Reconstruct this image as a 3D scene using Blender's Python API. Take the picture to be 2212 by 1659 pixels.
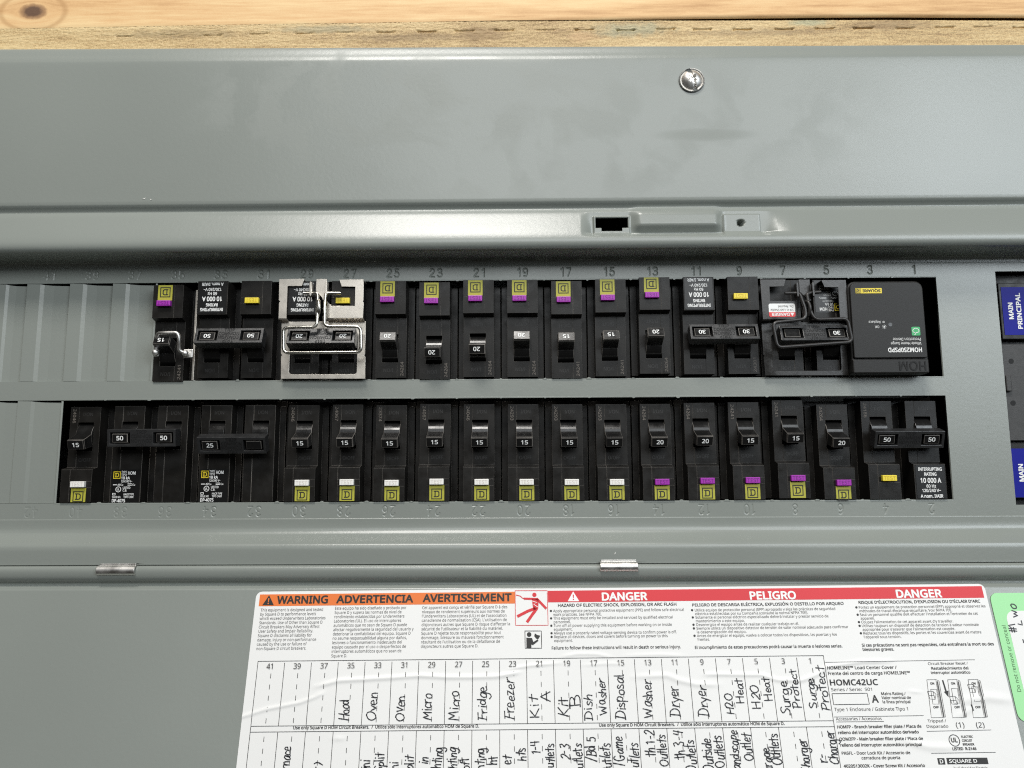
import bpy, bmesh, math, random, os
import numpy as np
from mathutils import Matrix, Vector, Euler
random.seed(7); np.random.seed(7)
R = math.radians
for o in list(bpy.data.objects): bpy.data.objects.remove(o)
SC = bpy.context.scene
COL = SC.collection
MM = 0.001

# ------------------------------------------------------------------ camera
cam = bpy.data.cameras.new('camera')
cam.sensor_fit = 'HORIZONTAL'; cam.sensor_width = 36.0
cam.lens = 1671.0 / 2212.0 * 36.0
cam.clip_start = 0.01; cam.clip_end = 50
camo = bpy.data.objects.new('camera', cam); COL.objects.link(camo)
def cam_axes(p, y, r):
    f = Vector((math.sin(y)*math.cos(p), math.cos(y)*math.cos(p), math.sin(p)))
    rt = Vector((math.cos(y), -math.sin(y), 0)); up = rt.cross(f)
    return rt*math.cos(r)+up*math.sin(r), up*math.cos(r)-rt*math.sin(r), f
_r, _u, _f = cam_axes(.1347, -.0105, -.0045)
M = Matrix((( _r.x, _u.x, -_f.x, -.24295), (_r.y, _u.y, -_f.y, -.44157), (_r.z, _u.z, -_f.z, -.1260), (0, 0, 0, 1)))
camo.matrix_world = M
SC.camera = camo

# ------------------------------------------------------------------ world and lamps
W = bpy.data.worlds.new('World'); SC.world = W; W.use_nodes = True
W.node_tree.nodes['Background'].inputs[0].default_value = (1.0, .93, .82, 1)
W.node_tree.nodes['Background'].inputs[1].default_value = .035
def area(name, loc, target, sx, sy, power, color):
    l = bpy.data.lights.new(name, 'AREA'); l.shape = 'RECTANGLE'; l.size = sx; l.size_y = sy
    l.energy = power; l.color = color
    o = bpy.data.objects.new(name, l); COL.objects.link(o)
    o.location = loc
    o.rotation_euler = (Vector(target)-Vector(loc)).to_track_quat('-Z', 'Y').to_euler()
    return o
TG = (-.25, 0, -.05)
area('ceiling_lamp', (-.42, -.90, 1.38), TG, .6, .4, 25, (1.0, .97, .92))
area('side_window', (1.05, -1.40, .50), TG, .8, .9, 14, (.84, .93, 1.0))
area('room_light', (.30, -2.6, 1.20), TG, 2.6, 1.1, 44, (.94, .98, 1.0))
SC.view_settings.view_transform = 'Standard'; SC.view_settings.look = 'None'
SC.view_settings.exposure = -0.10; SC.view_settings.gamma = 1.0
SC.view_settings.use_curve_mapping = False
SC.render.engine = 'CYCLES'
SC.cycles.max_bounces = 6; SC.cycles.use_denoising = False; SC.cycles.filter_width = 1.15
SC.cycles.sample_clamp_indirect = 4.0; SC.cycles.caustics_reflective = False; SC.cycles.blur_glossy = .5

# ------------------------------------------------------------------ materials
MAT = {}
def mat(name, col, rough=.5, metal=0.0, spec=.5, bump=None, var=None, rvar=None, coat=0.0):
    m = bpy.data.materials.new(name); m.use_nodes = True
    nt = m.node_tree; b = nt.nodes['Principled BSDF']
    b.inputs['Base Color'].default_value = (*col, 1); b.inputs['Roughness'].default_value = rough
    b.inputs['Metallic'].default_value = metal; b.inputs['Specular IOR Level'].default_value = spec
    b.inputs['Coat Weight'].default_value = coat
    tc = nt.nodes.new('ShaderNodeTexCoord')
    geo = nt.nodes.new('ShaderNodeNewGeometry')
    def noise(sc, det=4, src=None, ro=.55):
        n = nt.nodes.new('ShaderNodeTexNoise'); n.inputs['Scale'].default_value = sc
        n.inputs['Detail'].default_value = det; n.inputs['Roughness'].default_value = ro
        nt.links.new(src or geo.outputs['Position'], n.inputs['Vector']); return n
    if var:
        n = noise(var[0]); mr = nt.nodes.new('ShaderNodeMapRange')
        mr.inputs[1].default_value = .3; mr.inputs[2].default_value = .7
        mr.inputs[3].default_value = 1-var[1]; mr.inputs[4].default_value = 1+var[1]
        nt.links.new(n.outputs['Fac'], mr.inputs[0])
        mx = nt.nodes.new('ShaderNodeVectorMath'); mx.operation = 'SCALE'
        mx.inputs[0].default_value = col
        nt.links.new(mr.outputs[0], mx.inputs['Scale']); nt.links.new(mx.outputs[0], b.inputs['Base Color'])
    if rvar:
        n = noise(rvar[0], 5); mr = nt.nodes.new('ShaderNodeMapRange')
        mr.inputs[1].default_value = .35; mr.inputs[2].default_value = .65
        mr.inputs[3].default_value = rough-rvar[1]; mr.inputs[4].default_value = rough+rvar[1]
        nt.links.new(n.outputs['Fac'], mr.inputs[0]); nt.links.new(mr.outputs[0], b.inputs['Roughness'])
    if bump:
        n = noise(bump[0], 2); bp = nt.nodes.new('ShaderNodeBump')
        bp.inputs['Strength'].default_value = bump[1]; bp.inputs['Distance'].default_value = bump[2] if len(bump) > 2 else .0003
        nt.links.new(n.outputs['Fac'], bp.inputs['Height']); nt.links.new(bp.outputs[0], b.inputs['Normal'])
    MAT[name] = m
    return m
mat('grey_paint', (.246, .264, .241), .31, spec=.6, bump=(420, .08, .0005), rvar=(9, .05), var=(5, .05))
mat('cabinet_dark', (.10, .105, .10), .6)
mat('black_plastic', (.0110, .0100, .0088), .38, spec=.3, bump=(1500, .10, .0002), rvar=(140, .09), var=(60, .3))
mat('worn_edge', (.15, .137, .122), .5, var=(45, .8))
mat('handle_plastic', (.010, .0097, .0095), .24, spec=.45, bump=(900, .05, .0002), rvar=(200, .07))
mat('trip_bar_plastic', (.022, .022, .0225), .36, spec=.75, bump=(1200, .15, .0002), rvar=(200, .08))
mat('engraved', (.004, .004, .004), .7)
mat('moulded_text', (.028, .027, .026), .5)
mat('laser_code', (.16, .14, .12), .6)
mat('white_print', (.9, .9, .88), .55)
mat('label_black', (.006, .006, .006), .32)
mat('test_purple', (.36, .025, .40), .42, bump=(900, .1, .0002))
mat('test_purple_dark', (.13, .006, .17), .5)
mat('test_white', (.88, .86, .81), .45)
mat('test_white_dark', (.66, .60, .55), .5)
mat('test_yellow', (.86, .68, .05), .42)
mat('test_yellow_dark', (.60, .42, .02), .5)
mat('sticker_yellow', (.44, .42, .05), .5, var=(250, .06))
mat('logo_yellow', (.85, .66, .03), .45)
mat('print_black', (.02, .019, .018), .55)
mat('print_grey', (.075, .073, .07), .55)
mat('paper', (.84, .83, .81), .52, bump=(600, .04, .0003), var=(12, .02))
mat('orange', (.80, .185, .03), .5, var=(20, .03))
mat('red', (.66, .02, .03), .5, var=(20, .03))
mat('sticker_red', (.75, .05, .05), .4)
mat('green_paper', (.36, .76, .36), .5)
mat('green_ink', (.06, .16, .05), .5)
mat('ink', (.012, .012, .016), .45)
mat('blue_label', (.006, .009, .25), .5, spec=.2)
mat('green_symbol', (.03, .40, .12), .4)
mat('steel', (.68, .63, .56), .38, metal=.9, bump=(700, .05, .0002), rvar=(220, .05), var=(180, .05))
mat('wire_steel', (.66, .64, .58), .26, metal=1.0, rvar=(120, .08))
mat('bright_steel', (.80, .78, .75), .42, metal=1.0, rvar=(160, .09))
mat('black_steel', (.022, .02, .018), .3, spec=.6, bump=(700, .15, .0002), rvar=(90, .12), var=(90, .4))
mat('black_wire', (.03, .028, .027), .38, rvar=(300, .1))
mat('module_plastic', (.016, .015, .0138), .5, spec=.35, bump=(1800, .15, .0002), var=(20, .06))
mat('main_plate', (.045, .044, .043), .55, bump=(1800, .3, .0003), var=(500, .2))

# smudged sheen of the cover: hand marks change the gloss and tint slightly
def smudge_paint():
    m = MAT['grey_paint'].copy(); m.name = 'cover_paint'; MAT['cover_paint'] = m
    nt = m.node_tree; b = nt.nodes['Principled BSDF']
    for l in list(nt.links):
        if l.to_socket == b.inputs['Roughness']: nt.links.remove(l)
    geo = [n for n in nt.nodes if n.type == 'NEW_GEOMETRY'][0]
    sep = nt.nodes.new('ShaderNodeSeparateXYZ'); nt.links.new(geo.outputs['Position'], sep.inputs[0])
    def math_(op, a, c=None, d=None):
        n = nt.nodes.new('ShaderNodeMath'); n.operation = op
        for i, v in enumerate((a, c, d)):
            if v is None: continue
            if isinstance(v, (int, float)): n.inputs[i].default_value = v
            else: nt.links.new(v, n.inputs[i])
        return n.outputs[0]
    warp = nt.nodes.new('ShaderNodeTexNoise'); warp.inputs['Scale'].default_value = 16; warp.inputs['Detail'].default_value = 3
    nt.links.new(geo.outputs['Position'], warp.inputs['Vector'])
    wv = nt.nodes.new('ShaderNodeVectorMath'); wv.operation = 'MULTIPLY_ADD'
    nt.links.new(warp.outputs['Color'], wv.inputs[0]); wv.inputs[1].default_value = (.09, .09, .09)
    nt.links.new(geo.outputs['Position'], wv.inputs[2])
    n2 = nt.nodes.new('ShaderNodeTexNoise'); n2.inputs['Scale'].default_value = 30; n2.inputs['Detail'].default_value = 5
    nt.links.new(wv.outputs[0], n2.inputs['Vector'])
    def blob(cx, cz, rx, rz):
        dx = math_('DIVIDE', math_('SUBTRACT', sep.outputs['X'], cx), rx)
        dz = math_('DIVIDE', math_('SUBTRACT', sep.outputs['Z'], cz), rz)
        d = math_('ADD', math_('MULTIPLY', dx, dx), math_('MULTIPLY', dz, dz))
        mr = nt.nodes.new('ShaderNodeMapRange'); mr.interpolation_type = 'SMOOTHSTEP'
        nt.links.new(d, mr.inputs[0]); mr.inputs[1].default_value = 1; mr.inputs[2].default_value = 0
        return mr.outputs[0]
    area_ = math_('MAXIMUM', blob(-.355, .10, .10, .045), math_('MULTIPLY', blob(-.20, .085, .20, .06), .45))
    mr = nt.nodes.new('ShaderNodeMapRange'); mr.inputs[1].default_value = .46; mr.inputs[2].default_value = .60
    nt.links.new(n2.outputs['Fac'], mr.inputs[0])
    sm = math_('MULTIPLY', mr.outputs[0], area_)
    # one long wiped stroke below the screw
    st = math_('MULTIPLY', blob(-.1345, .077, .034, .0052), math_('ADD', .5, math_('MULTIPLY', n2.outputs['Fac'], .8)))
    tot = math_('MAXIMUM', sm, st)
    base = nt.nodes.new('ShaderNodeTexNoise'); base.inputs['Scale'].default_value = 7; base.inputs['Detail'].default_value = 4
    nt.links.new(geo.outputs['Position'], base.inputs['Vector'])
    ro = math_('ADD', math_('MULTIPLY', base.outputs['Fac'], .12), .25)
    nt.links.new(math_('ADD', ro, math_('MULTIPLY', tot, .26)), b.inputs['Roughness'])
smudge_paint()

def wood_mat(name, c0, c1, c2, knot=None, stain=None, fine=1.0):
    m = bpy.data.materials.new(name); m.use_nodes = True; MAT[name] = m
    nt = m.node_tree; b = nt.nodes['Principled BSDF']; b.inputs['Roughness'].default_value = .62
    geo = nt.nodes.new('ShaderNodeNewGeometry')
    L = nt.links.new
    def nm(op, a, c=None):
        n = nt.nodes.new('ShaderNodeMath'); n.operation = op
        for i, v in enumerate((a, c)):
            if v is None: continue
            if isinstance(v, (int, float)): n.inputs[i].default_value = v
            else: L(v, n.inputs[i])
        return n.outputs[0]
    sep = nt.nodes.new('ShaderNodeSeparateXYZ'); L(geo.outputs['Position'], sep.inputs[0])
    zz = sep.outputs['Z']; kd = None
    if knot:
        kx, kz, rx, rz = knot
        dx = nm('DIVIDE', nm('SUBTRACT', sep.outputs['X'], kx), rx); dz = nm('DIVIDE', nm('SUBTRACT', zz, kz), rz)
        kd = nm('SQRT', nm('ADD', nm('MULTIPLY', dx, dx), nm('MULTIPLY', dz, dz)))
        # grain lines flow round the knot
        push = nm('DIVIDE', nm('MULTIPLY', dz, rz*1.6), nm('ADD', nm('MULTIPLY', kd, kd), .7))
        zz = nm('SUBTRACT', zz, push)
    cmb = nt.nodes.new('ShaderNodeCombineXYZ')
    L(nm('MULTIPLY', sep.outputs['X'], .075), cmb.inputs[0]); L(nm('MULTIPLY', sep.outputs['Y'], .6), cmb.inputs[1]); L(zz, cmb.inputs[2])
    def noise(sc, det, vec, ro=.6):
        n = nt.nodes.new('ShaderNodeTexNoise'); n.inputs['Scale'].default_value = sc; n.inputs['Detail'].default_value = det
        n.inputs['Roughness'].default_value = ro; L(vec, n.inputs['Vector']); return n.outputs['Fac']
    g1 = noise(70, 4, cmb.outputs[0]); g2 = noise(430, 3, cmb.outputs[0]); g3 = noise(900*fine, 3, geo.outputs['Position'])
    big = noise(9, 2, geo.outputs['Position'])
    f = nm('ADD', nm('MULTIPLY', g1, .62), nm('ADD', nm('MULTIPLY', g2, .36), nm('MULTIPLY', big, .12)))
    f = nm('ADD', f, nm('MULTIPLY', nm('SUBTRACT', g3, .5), .5 if fine > 1 else .08))
    rp = nt.nodes.new('ShaderNodeValToRGB'); L(f, rp.inputs[0])
    e = rp.color_ramp.elements
    e[0].position = .40; e[0].color = (*c0, 1); e[1].position = .66; e[1].color = (*c2, 1)
    mid = e.new(.52); mid.color = (*c1, 1)
    out = rp.outputs[0]
    def mix(fac, a, colr):
        n = nt.nodes.new('ShaderNodeMix'); n.data_type = 'RGBA'
        L(fac, n.inputs[0]); L(a, n.inputs[6]); n.inputs[7].default_value = (*colr, 1); return n.outputs[2]
    def ss(v, lo, hi):
        n = nt.nodes.new('ShaderNodeMapRange'); n.interpolation_type = 'SMOOTHSTEP'; L(v, n.inputs[0])
        n.inputs[1].default_value = lo; n.inputs[2].default_value = hi; return n.outputs[0]
    if kd is not None:
        kn = nm('ADD', kd, nm('MULTIPLY', nm('SUBTRACT', noise(220, 3, geo.outputs['Position']), .5), .5))
        ring = nm('MULTIPLY', ss(kd, 2.7, 2.35), ss(kd, 2.0, 2.3))
        out = mix(nm('MULTIPLY', ring, .45), out, (.42, .22, .08))
        out = mix(nm('MULTIPLY', ss(kn, 1.15, .8), .75), out, (.26, .13, .06))
        out = mix(nm('MULTIPLY', ss(kn, .85, .45), .8), out, (.07, .032, .022))
    for (sx, sz, rx, rz, colr, am) in (stain or []):
        dx = nm('DIVIDE', nm('SUBTRACT', sep.outputs['X'], sx), rx); dz = nm('DIVIDE', nm('SUBTRACT', sep.outputs['Z'], sz), rz)
        d = nm('ADD', nm('SQRT', nm('ADD', nm('MULTIPLY', dx, dx), nm('MULTIPLY', dz, dz))), nm('MULTIPLY', nm('SUBTRACT', noise(120, 4, geo.outputs['Position']), .5), 1.6))
        out = mix(nm('MULTIPLY', ss(d, 1.1, .3), am), out, colr)
    L(out, b.inputs['Base Color'])
    bp = nt.nodes.new('ShaderNodeBump'); bp.inputs['Strength'].default_value = .35 if fine > 1 else .12; bp.inputs['Distance'].default_value = .0005
    L(nm('ADD', g2, nm('MULTIPLY', g3, 1.0 if fine > 1 else .2)), bp.inputs['Height']); L(bp.outputs[0], b.inputs['Normal'])
wood_mat('pine', (.54, .30, .125), (.74, .46, .215), (.84, .60, .31), knot=(-.5385, .1635, .0085, .0052))
wood_mat('treated', (.30, .19, .085), (.53, .37, .175), (.70, .53, .28), fine=1.6,
         stain=[(-.175, .1475, .028, .006, (.28, .34, .25), .45), (-.265, .146, .018, .007, (.24, .14, .06), .6),
                (-.205, .143, .012, .004, (.58, .37, .19), .5), (-.02, .149, .03, .005, (.22, .13, .06), .55), (-.068, .151, .015, .003, (.30, .38, .27), .5), (-.45, .148, .05, .004, (.25, .18, .09), .5), (-.36, .150, .04, .003, (.30, .27, .17), .6), (-.31, .144, .05, .003, (.24, .16, .08), .5), (-.10, .145, .06, .003, (.30, .21, .11), .5)])

# ------------------------------------------------------------------ mesh helpers (all in mm: x right, z up, h towards the viewer)
def V(x, z, h): return (x*MM, -h*MM, z*MM)
def link(o, parent=None, mats=None):
    COL.objects.link(o)
    if parent is not None: o.parent = parent
    return o
def tag(o, label=None, cat=None, group=None, kind=None):
    if label: o['label'] = label
    if cat: o['category'] = cat
    if group: o['group'] = group
    if kind: o['kind'] = kind
    return o
def empty(name, x=0, z=0, h=0, rot=None):
    o = bpy.data.objects.new(name, None); o.empty_display_size = .01
    o.location = V(x, z, h)
    if rot is not None: o.rotation_euler = rot
    COL.objects.link(o); return o
def mesh(name, verts, faces, m, smooth=False):
    me = bpy.data.meshes.new(name); me.from_pydata(verts, [], faces); me.update()
    if m: me.materials.append(MAT[m])
    if smooth: me.shade_smooth()
    return me
def obj(name, me, parent=None, bevel=0, seg=2, worn=False):
    o = bpy.data.objects.new(name, me); link(o, parent)
    if bevel:
        b = o.modifiers.new('bevel', 'BEVEL')
        if worn:
            if len(me.materials) < 2: me.materials.append(MAT['worn_edge'])
            b.material = 1
        b.width = bevel*MM; b.segments = seg; b.limit_method = 'ANGLE'; b.angle_limit = R(35)
        b.harden_normals = False
    return o
def smooth_angle(me, ang=35):
    me.shade_smooth()
    try: me.set_sharp_from_angle(angle=R(ang))
    except Exception: pass
def grid(name, xs, zs, fn, m, smooth=True, drop=None, flip=False):
    """height field fn(X,Z)->h over the lines xs, zs"""
    xs = np.unique(np.round(np.asarray(xs, float), 3)); zs = np.unique(np.round(np.asarray(zs, float), 3))
    X, Z = np.meshgrid(xs, zs); H = fn(X, Z)
    if isinstance(H, tuple): X, Z, H = H
    v = np.stack([X*MM, -H*MM, Z*MM], -1).reshape(-1, 3)
    nx, nz = len(xs), len(zs); f = []
    for j in range(nz-1):
        for i in range(nx-1):
            if drop and drop((xs[i]+xs[i+1])/2, (zs[j]+zs[j+1])/2): continue
            a = j*nx+i; q = (a, a+1, a+nx+1, a+nx)
            f.append(q if (zs[-1] > zs[0]) else q[::-1])
    return mesh(name, [tuple(p) for p in v.tolist()], f, m, smooth)
def cells(name, xs, zs, hf, m, mp=None, base=None):
    """stepped relief: hf(i,j) -> h, (h at z0, h at z1) or None; walls close the steps"""
    bm = bmesh.new(); cache = {}
    def vt(x, z, h):
        k = (round(x, 4), round(z, 4), round(h, 4))
        if k not in cache: cache[k] = bm.verts.new(V(*(mp(x, z, h) if mp else (x, z, h))))
        return cache[k]
    nx, nz = len(xs)-1, len(zs)-1
    def hh(i, j):
        if i < 0 or j < 0 or i >= nx or j >= nz: return None if base is None else (base, base)
        r = hf(i, j)
        return r if (r is None or isinstance(r, tuple)) else (r, r)
    def face(*vs):
        u = []
        for q in vs:
            if q not in u: u.append(q)
        if len(u) > 2:
            try: bm.faces.new(u)
            except ValueError: pass
    for i in range(nx):
        for j in range(nz):
            a = hh(i, j)
            if a is None: continue
            x0, x1, z0, z1 = xs[i], xs[i+1], zs[j], zs[j+1]
            face(vt(x0, z0, a[0]), vt(x1, z0, a[0]), vt(x1, z1, a[1]), vt(x0, z1, a[1]))
    for i in range(-1, nx):
        for j in range(nz):
            a, b = hh(i, j), hh(i+1, j)
            if a is None or b is None or a == b: continue
            x, z0, z1 = xs[i+1], zs[j], zs[j+1]
            face(vt(x, z0, a[0]), vt(x, z0, b[0]), vt(x, z1, b[1]), vt(x, z1, a[1]))
    for i in range(nx):
        for j in range(-1, nz):
            a, b = hh(i, j), hh(i, j+1)
            if a is None or b is None or a[1] == b[0]: continue
            z, x0, x1 = zs[j+1], xs[i], xs[i+1]
            face(vt(x0, z, a[1]), vt(x1, z, a[1]), vt(x1, z, b[0]), vt(x0, z, b[0]))
    bmesh.ops.recalc_face_normals(bm, faces=bm.faces)
    me = bpy.data.meshes.new(name); bm.to_mesh(me); bm.free()
    me.materials.append(MAT[m]); return me
def prism(name, poly, x0, x1, m, mp=None):
    """polygon in (v,h) extruded along x"""
    n = len(poly); vs = []
    for x in (x0, x1):
        for (z, h) in poly: vs.append(V(*(mp(x, z, h) if mp else (x, z, h))))
    f = [tuple(range(n)), tuple(range(2*n-1, n-1, -1))]
    for i in range(n):
        j = (i+1) % n; f.append((i, i+n, j+n, j))
    me = mesh(name, vs, f, m); bm = bmesh.new(); bm.from_mesh(me)
    bmesh.ops.recalc_face_normals(bm, faces=bm.faces); bm.to_mesh(me); bm.free(); return me
def box(name, x0, x1, z0, z1, h0, h1, m): return prism(name, [(z0, h0), (z1, h0), (z1, h1), (z0, h1)], x0, x1, m)
def tube(name, pts, rad, m, res=8, fillet=0, closed=False):
    if fillet: pts = round_path(pts, fillet)
    cu = bpy.data.curves.new(name, 'CURVE'); cu.dimensions = '3D'; cu.bevel_depth = rad*MM; cu.bevel_resolution = 3; cu.use_fill_caps = True
    s = cu.splines.new('POLY'); s.points.add(len(pts)-1); s.use_cyclic_u = closed
    for p, q in zip(s.points, pts): p.co = (*V(*q), 1)
    o = bpy.data.objects.new(name, cu); me = bpy.data.meshes.new_from_object(o)
    bpy.data.objects.remove(o); bpy.data.curves.remove(cu)
    me.name = name; me.materials.clear(); me.materials.append(MAT[m]); me.shade_smooth(); return me
def round_path(pts, r, n=5):
    out = [pts[0]]
    for a, b, c in zip(pts, pts[1:], pts[2:]):
        A, B, C_ = Vector(a), Vector(b), Vector(c)
        d1 = (A-B); d2 = (C_-B); k = min(r, d1.length*.48, d2.length*.48)
        p, q = B+d1.normalized()*k, B+d2.normalized()*k
        for t in range(n+1):
            t /= n; out.append(tuple(p*(1-t)**2+B*2*t*(1-t)+q*t*t))
    out.append(pts[-1]); return out
def plate(name, loops, thick, m, h=0, bevel=0, mp=None):
    """flat sheet from outline loops in (x,z) with holes, front face at h"""
    cu = bpy.data.curves.new(name, 'CURVE'); cu.dimensions = '2D'; cu.fill_mode = 'BOTH'
    cu.extrude = max(thick/2-bevel, 0); cu.bevel_depth = bevel; cu.bevel_resolution = 1; cu.offset = -bevel
    for lp in loops:
        s = cu.splines.new('POLY'); s.points.add(len(lp)-1); s.use_cyclic_u = True
        for p, q in zip(s.points, lp): p.co = (q[0], q[1], 0, 1)
    o = bpy.data.objects.new(name, cu); me = bpy.data.meshes.new_from_object(o)
    bpy.data.objects.remove(o); bpy.data.curves.remove(cu)
    me.name = name; me.materials.clear(); me.materials.append(MAT[m])
    co = np.empty(len(me.vertices)*3); me.vertices.foreach_get('co', co); co = co.reshape(-1, 3)
    out = np.empty_like(co)
    if mp:
        for i, (x, z, t) in enumerate(co): out[i] = V(*mp(x, z, h+t-thick/2))
    else:
        out[:, 0] = co[:, 0]*MM; out[:, 2] = co[:, 1]*MM; out[:, 1] = -(h+co[:, 2]-thick/2)*MM
    me.vertices.foreach_set('co', out.ravel()); me.update(); return me
def rrect(x0, x1, z0, z1, r, n=5, corners=(1, 1, 1, 1)):
    p = []
    for k, (cx, cz, a0) in enumerate(((x1, z1, 0), (x0, z1, 90), (x0, z0, 180), (x1, z0, 270))):
        rr = r*corners[k]
        if rr == 0: p.append((cx, cz)); continue
        ox = cx-rr if k in (0, 3) else cx+rr; oz = cz-rr if k in (0, 1) else cz+rr
        for t in range(n+1):
            a = R(a0+90*t/n); p.append((ox+rr*math.cos(a), oz+rr*math.sin(a)))
    return p
def rect(x0, x1, z0, z1): return [(x0, z0), (x1, z0), (x1, z1), (x0, z1)]
def circle(cx, cz, r, n=24): return [(cx+r*math.cos(2*math.pi*i/n), cz+r*math.sin(2*math.pi*i/n)) for i in range(n)]
def join(name, meshes):
    bm = bmesh.new()
    for me in meshes: bm.from_mesh(me)
    out = bpy.data.meshes.new(name); bm.to_mesh(out); bm.free()
    for k in meshes[0].materials: out.materials.append(k)
    return out

# ------------------------------------------------------------------ lettering
FONT = None
try: FONT = bpy.data.fonts.load(os.path.join(bpy.utils.system_resource('DATAFILES'), 'fonts', 'NotoSansHebrew-Regular.woff2'))
except Exception: FONT = None
def raw_text(s, bold=0.0, align='LEFT', shear=0, res=3, line=1.0):
    cu = bpy.data.curves.new('t', 'FONT'); cu.body = s; cu.size = 1; cu.offset = bold; cu.align_x = align; cu.shear = shear
    cu.resolution_u = res; cu.space_line = line
    if FONT: cu.font = FONT
    o = bpy.data.objects.new('t', cu); me = bpy.data.meshes.new_from_object(o)
    bpy.data.objects.remove(o); bpy.data.curves.remove(cu); return me
_m = raw_text('H'); CAP = max(v.co.y for v in _m.vertices)
_m = raw_text('H\nH'); LINE = -min(v.co.y for v in _m.vertices)
def coords(me):
    co = np.empty(len(me.vertices)*3); me.vertices.foreach_get('co', co); return co.reshape(-1, 3)
def text(name, s, m, x, z, cap, width=None, h=0.0, bold=0.0, align='LEFT', parent=None, mp=None, rot=0, xs=1.0, shear=0, pitch=None, res=3, hf=None):
    """printed text: baseline of the first line at (x,z); width fits the whole block; rot in degrees"""
    sc = cap/CAP
    me = raw_text(s, 0, align, shear, res, (pitch/sc/LINE) if pitch else 1.0)
    if bold:      # heavier weight: the outline laid down again a hair to each side
        bm = bmesh.new()
        for k, (dx, dy) in enumerate(((0, 0), (bold, 0), (-bold, 0), (0, bold), (0, -bold), (bold*.7, bold*.7), (-bold*.7, -bold*.7), (bold*.7, -bold*.7), (-bold*.7, bold*.7))):
            m2 = me.copy(); m2.transform(Matrix.Translation((dx, dy, k*.004))); bm.from_mesh(m2); bpy.data.meshes.remove(m2)
        bm.to_mesh(me); bm.free()
    co = coords(me)
    if len(co) == 0: return None
    sx = sc*xs
    if width: sx = width/max(co[:, 0].max()-co[:, 0].min(), 1e-6)
    a = co[:, 0]*sx; b = co[:, 1]*sc; lay = co[:, 2]*sc*.6
    if width: a = a-a.min() if align == 'LEFT' else a-(a.min()+a.max())/2
    c_, s_ = math.cos(R(rot)), math.sin(R(rot))
    X = x+a*c_-b*s_; Z = z+a*s_+b*c_
    out = np.empty_like(co)
    if mp:
        for i in range(len(co)): out[i] = V(*mp(X[i], Z[i], h+lay[i]))
    else:
        hh = h+lay+(hf(X, Z) if hf else 0)
        out[:, 0] = X*MM; out[:, 1] = -hh*MM; out[:, 2] = Z*MM
    me.vertices.foreach_set('co', out.ravel()); me.update()
    me.materials.clear(); me.materials.append(MAT[m]); me.name = name
    if parent is False: return me
    return obj(name, me, parent)
def ribbon(name, lines, width, m, h=0, hf=None, step=1.2, vary=0.0):
    """flat ink strokes along polylines in (x,z)"""
    vs, fs = [], []
    for ln in lines:
        pts = [ln[0]]
        for a, b in zip(ln, ln[1:]):
            n = max(1, int(math.hypot(b[0]-a[0], b[1]-a[1])/step))
            for t in range(1, n+1): pts.append((a[0]+(b[0]-a[0])*t/n, a[1]+(b[1]-a[1])*t/n))
        w = width/2; L_ = []
        for i, p in enumerate(pts):
            a = pts[max(i-1, 0)]; b = pts[min(i+1, len(pts)-1)]
            dx, dz = b[0]-a[0], b[1]-a[1]; d = math.hypot(dx, dz) or 1
            wv = w*(1+vary*math.sin(i*.9+len(vs)*.37)+vary*random.uniform(-.6, .6)); nx, nz = -dz/d*wv, dx/d*wv
            if i == 0: p = (p[0]-dx/d*w*.6, p[1]-dz/d*w*.6)
            if i == len(pts)-1: p = (p[0]+dx/d*w*.6, p[1]+dz/d*w*.6)
            L_.append(len(vs)); vs.append((p[0]+nx, p[1]+nz)); vs.append((p[0]-nx, p[1]-nz))
        for i in range(len(pts)-1): fs.append((L_[i], L_[i]+1, L_[i+1]+1, L_[i+1]))
    A = np.array(vs); H = np.full(len(A), float(h))
    if hf: H = H+hf(A[:, 0], A[:, 1])
    return mesh(name, np.stack([A[:, 0]*MM, -H*MM, A[:, 1]*MM], -1).tolist(), fs, m)
def smoothline(p, n=5):
    if len(p) < 3: return p
    out = []
    for i in range(len(p)-1):
        p0 = p[i-1] if i else p[0]; p1, p2 = p[i], p[i+1]; p3 = p[i+2] if i+2 < len(p) else p[-1]
        for k in range(n):
            t = k/n
            out.append(tuple(.5*((2*p1[c])+(-p0[c]+p2[c])*t+(2*p0[c]-5*p1[c]+4*p2[c]-p3[c])*t*t+(-p0[c]+3*p1[c]-3*p2[c]+p3[c])*t**3) for c in (0, 1)))
    out.append(p[-1]); return out
def parse(g):
    w, s = g.split(';'); out = []
    for st in s.split('|'):
        sharp = st.startswith('*'); pts = [tuple(float(c) for c in q.split(',')) for q in st.lstrip('*').split()]
        out.append(pts if sharp else smoothline(pts))
    return float(w), out
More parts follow.
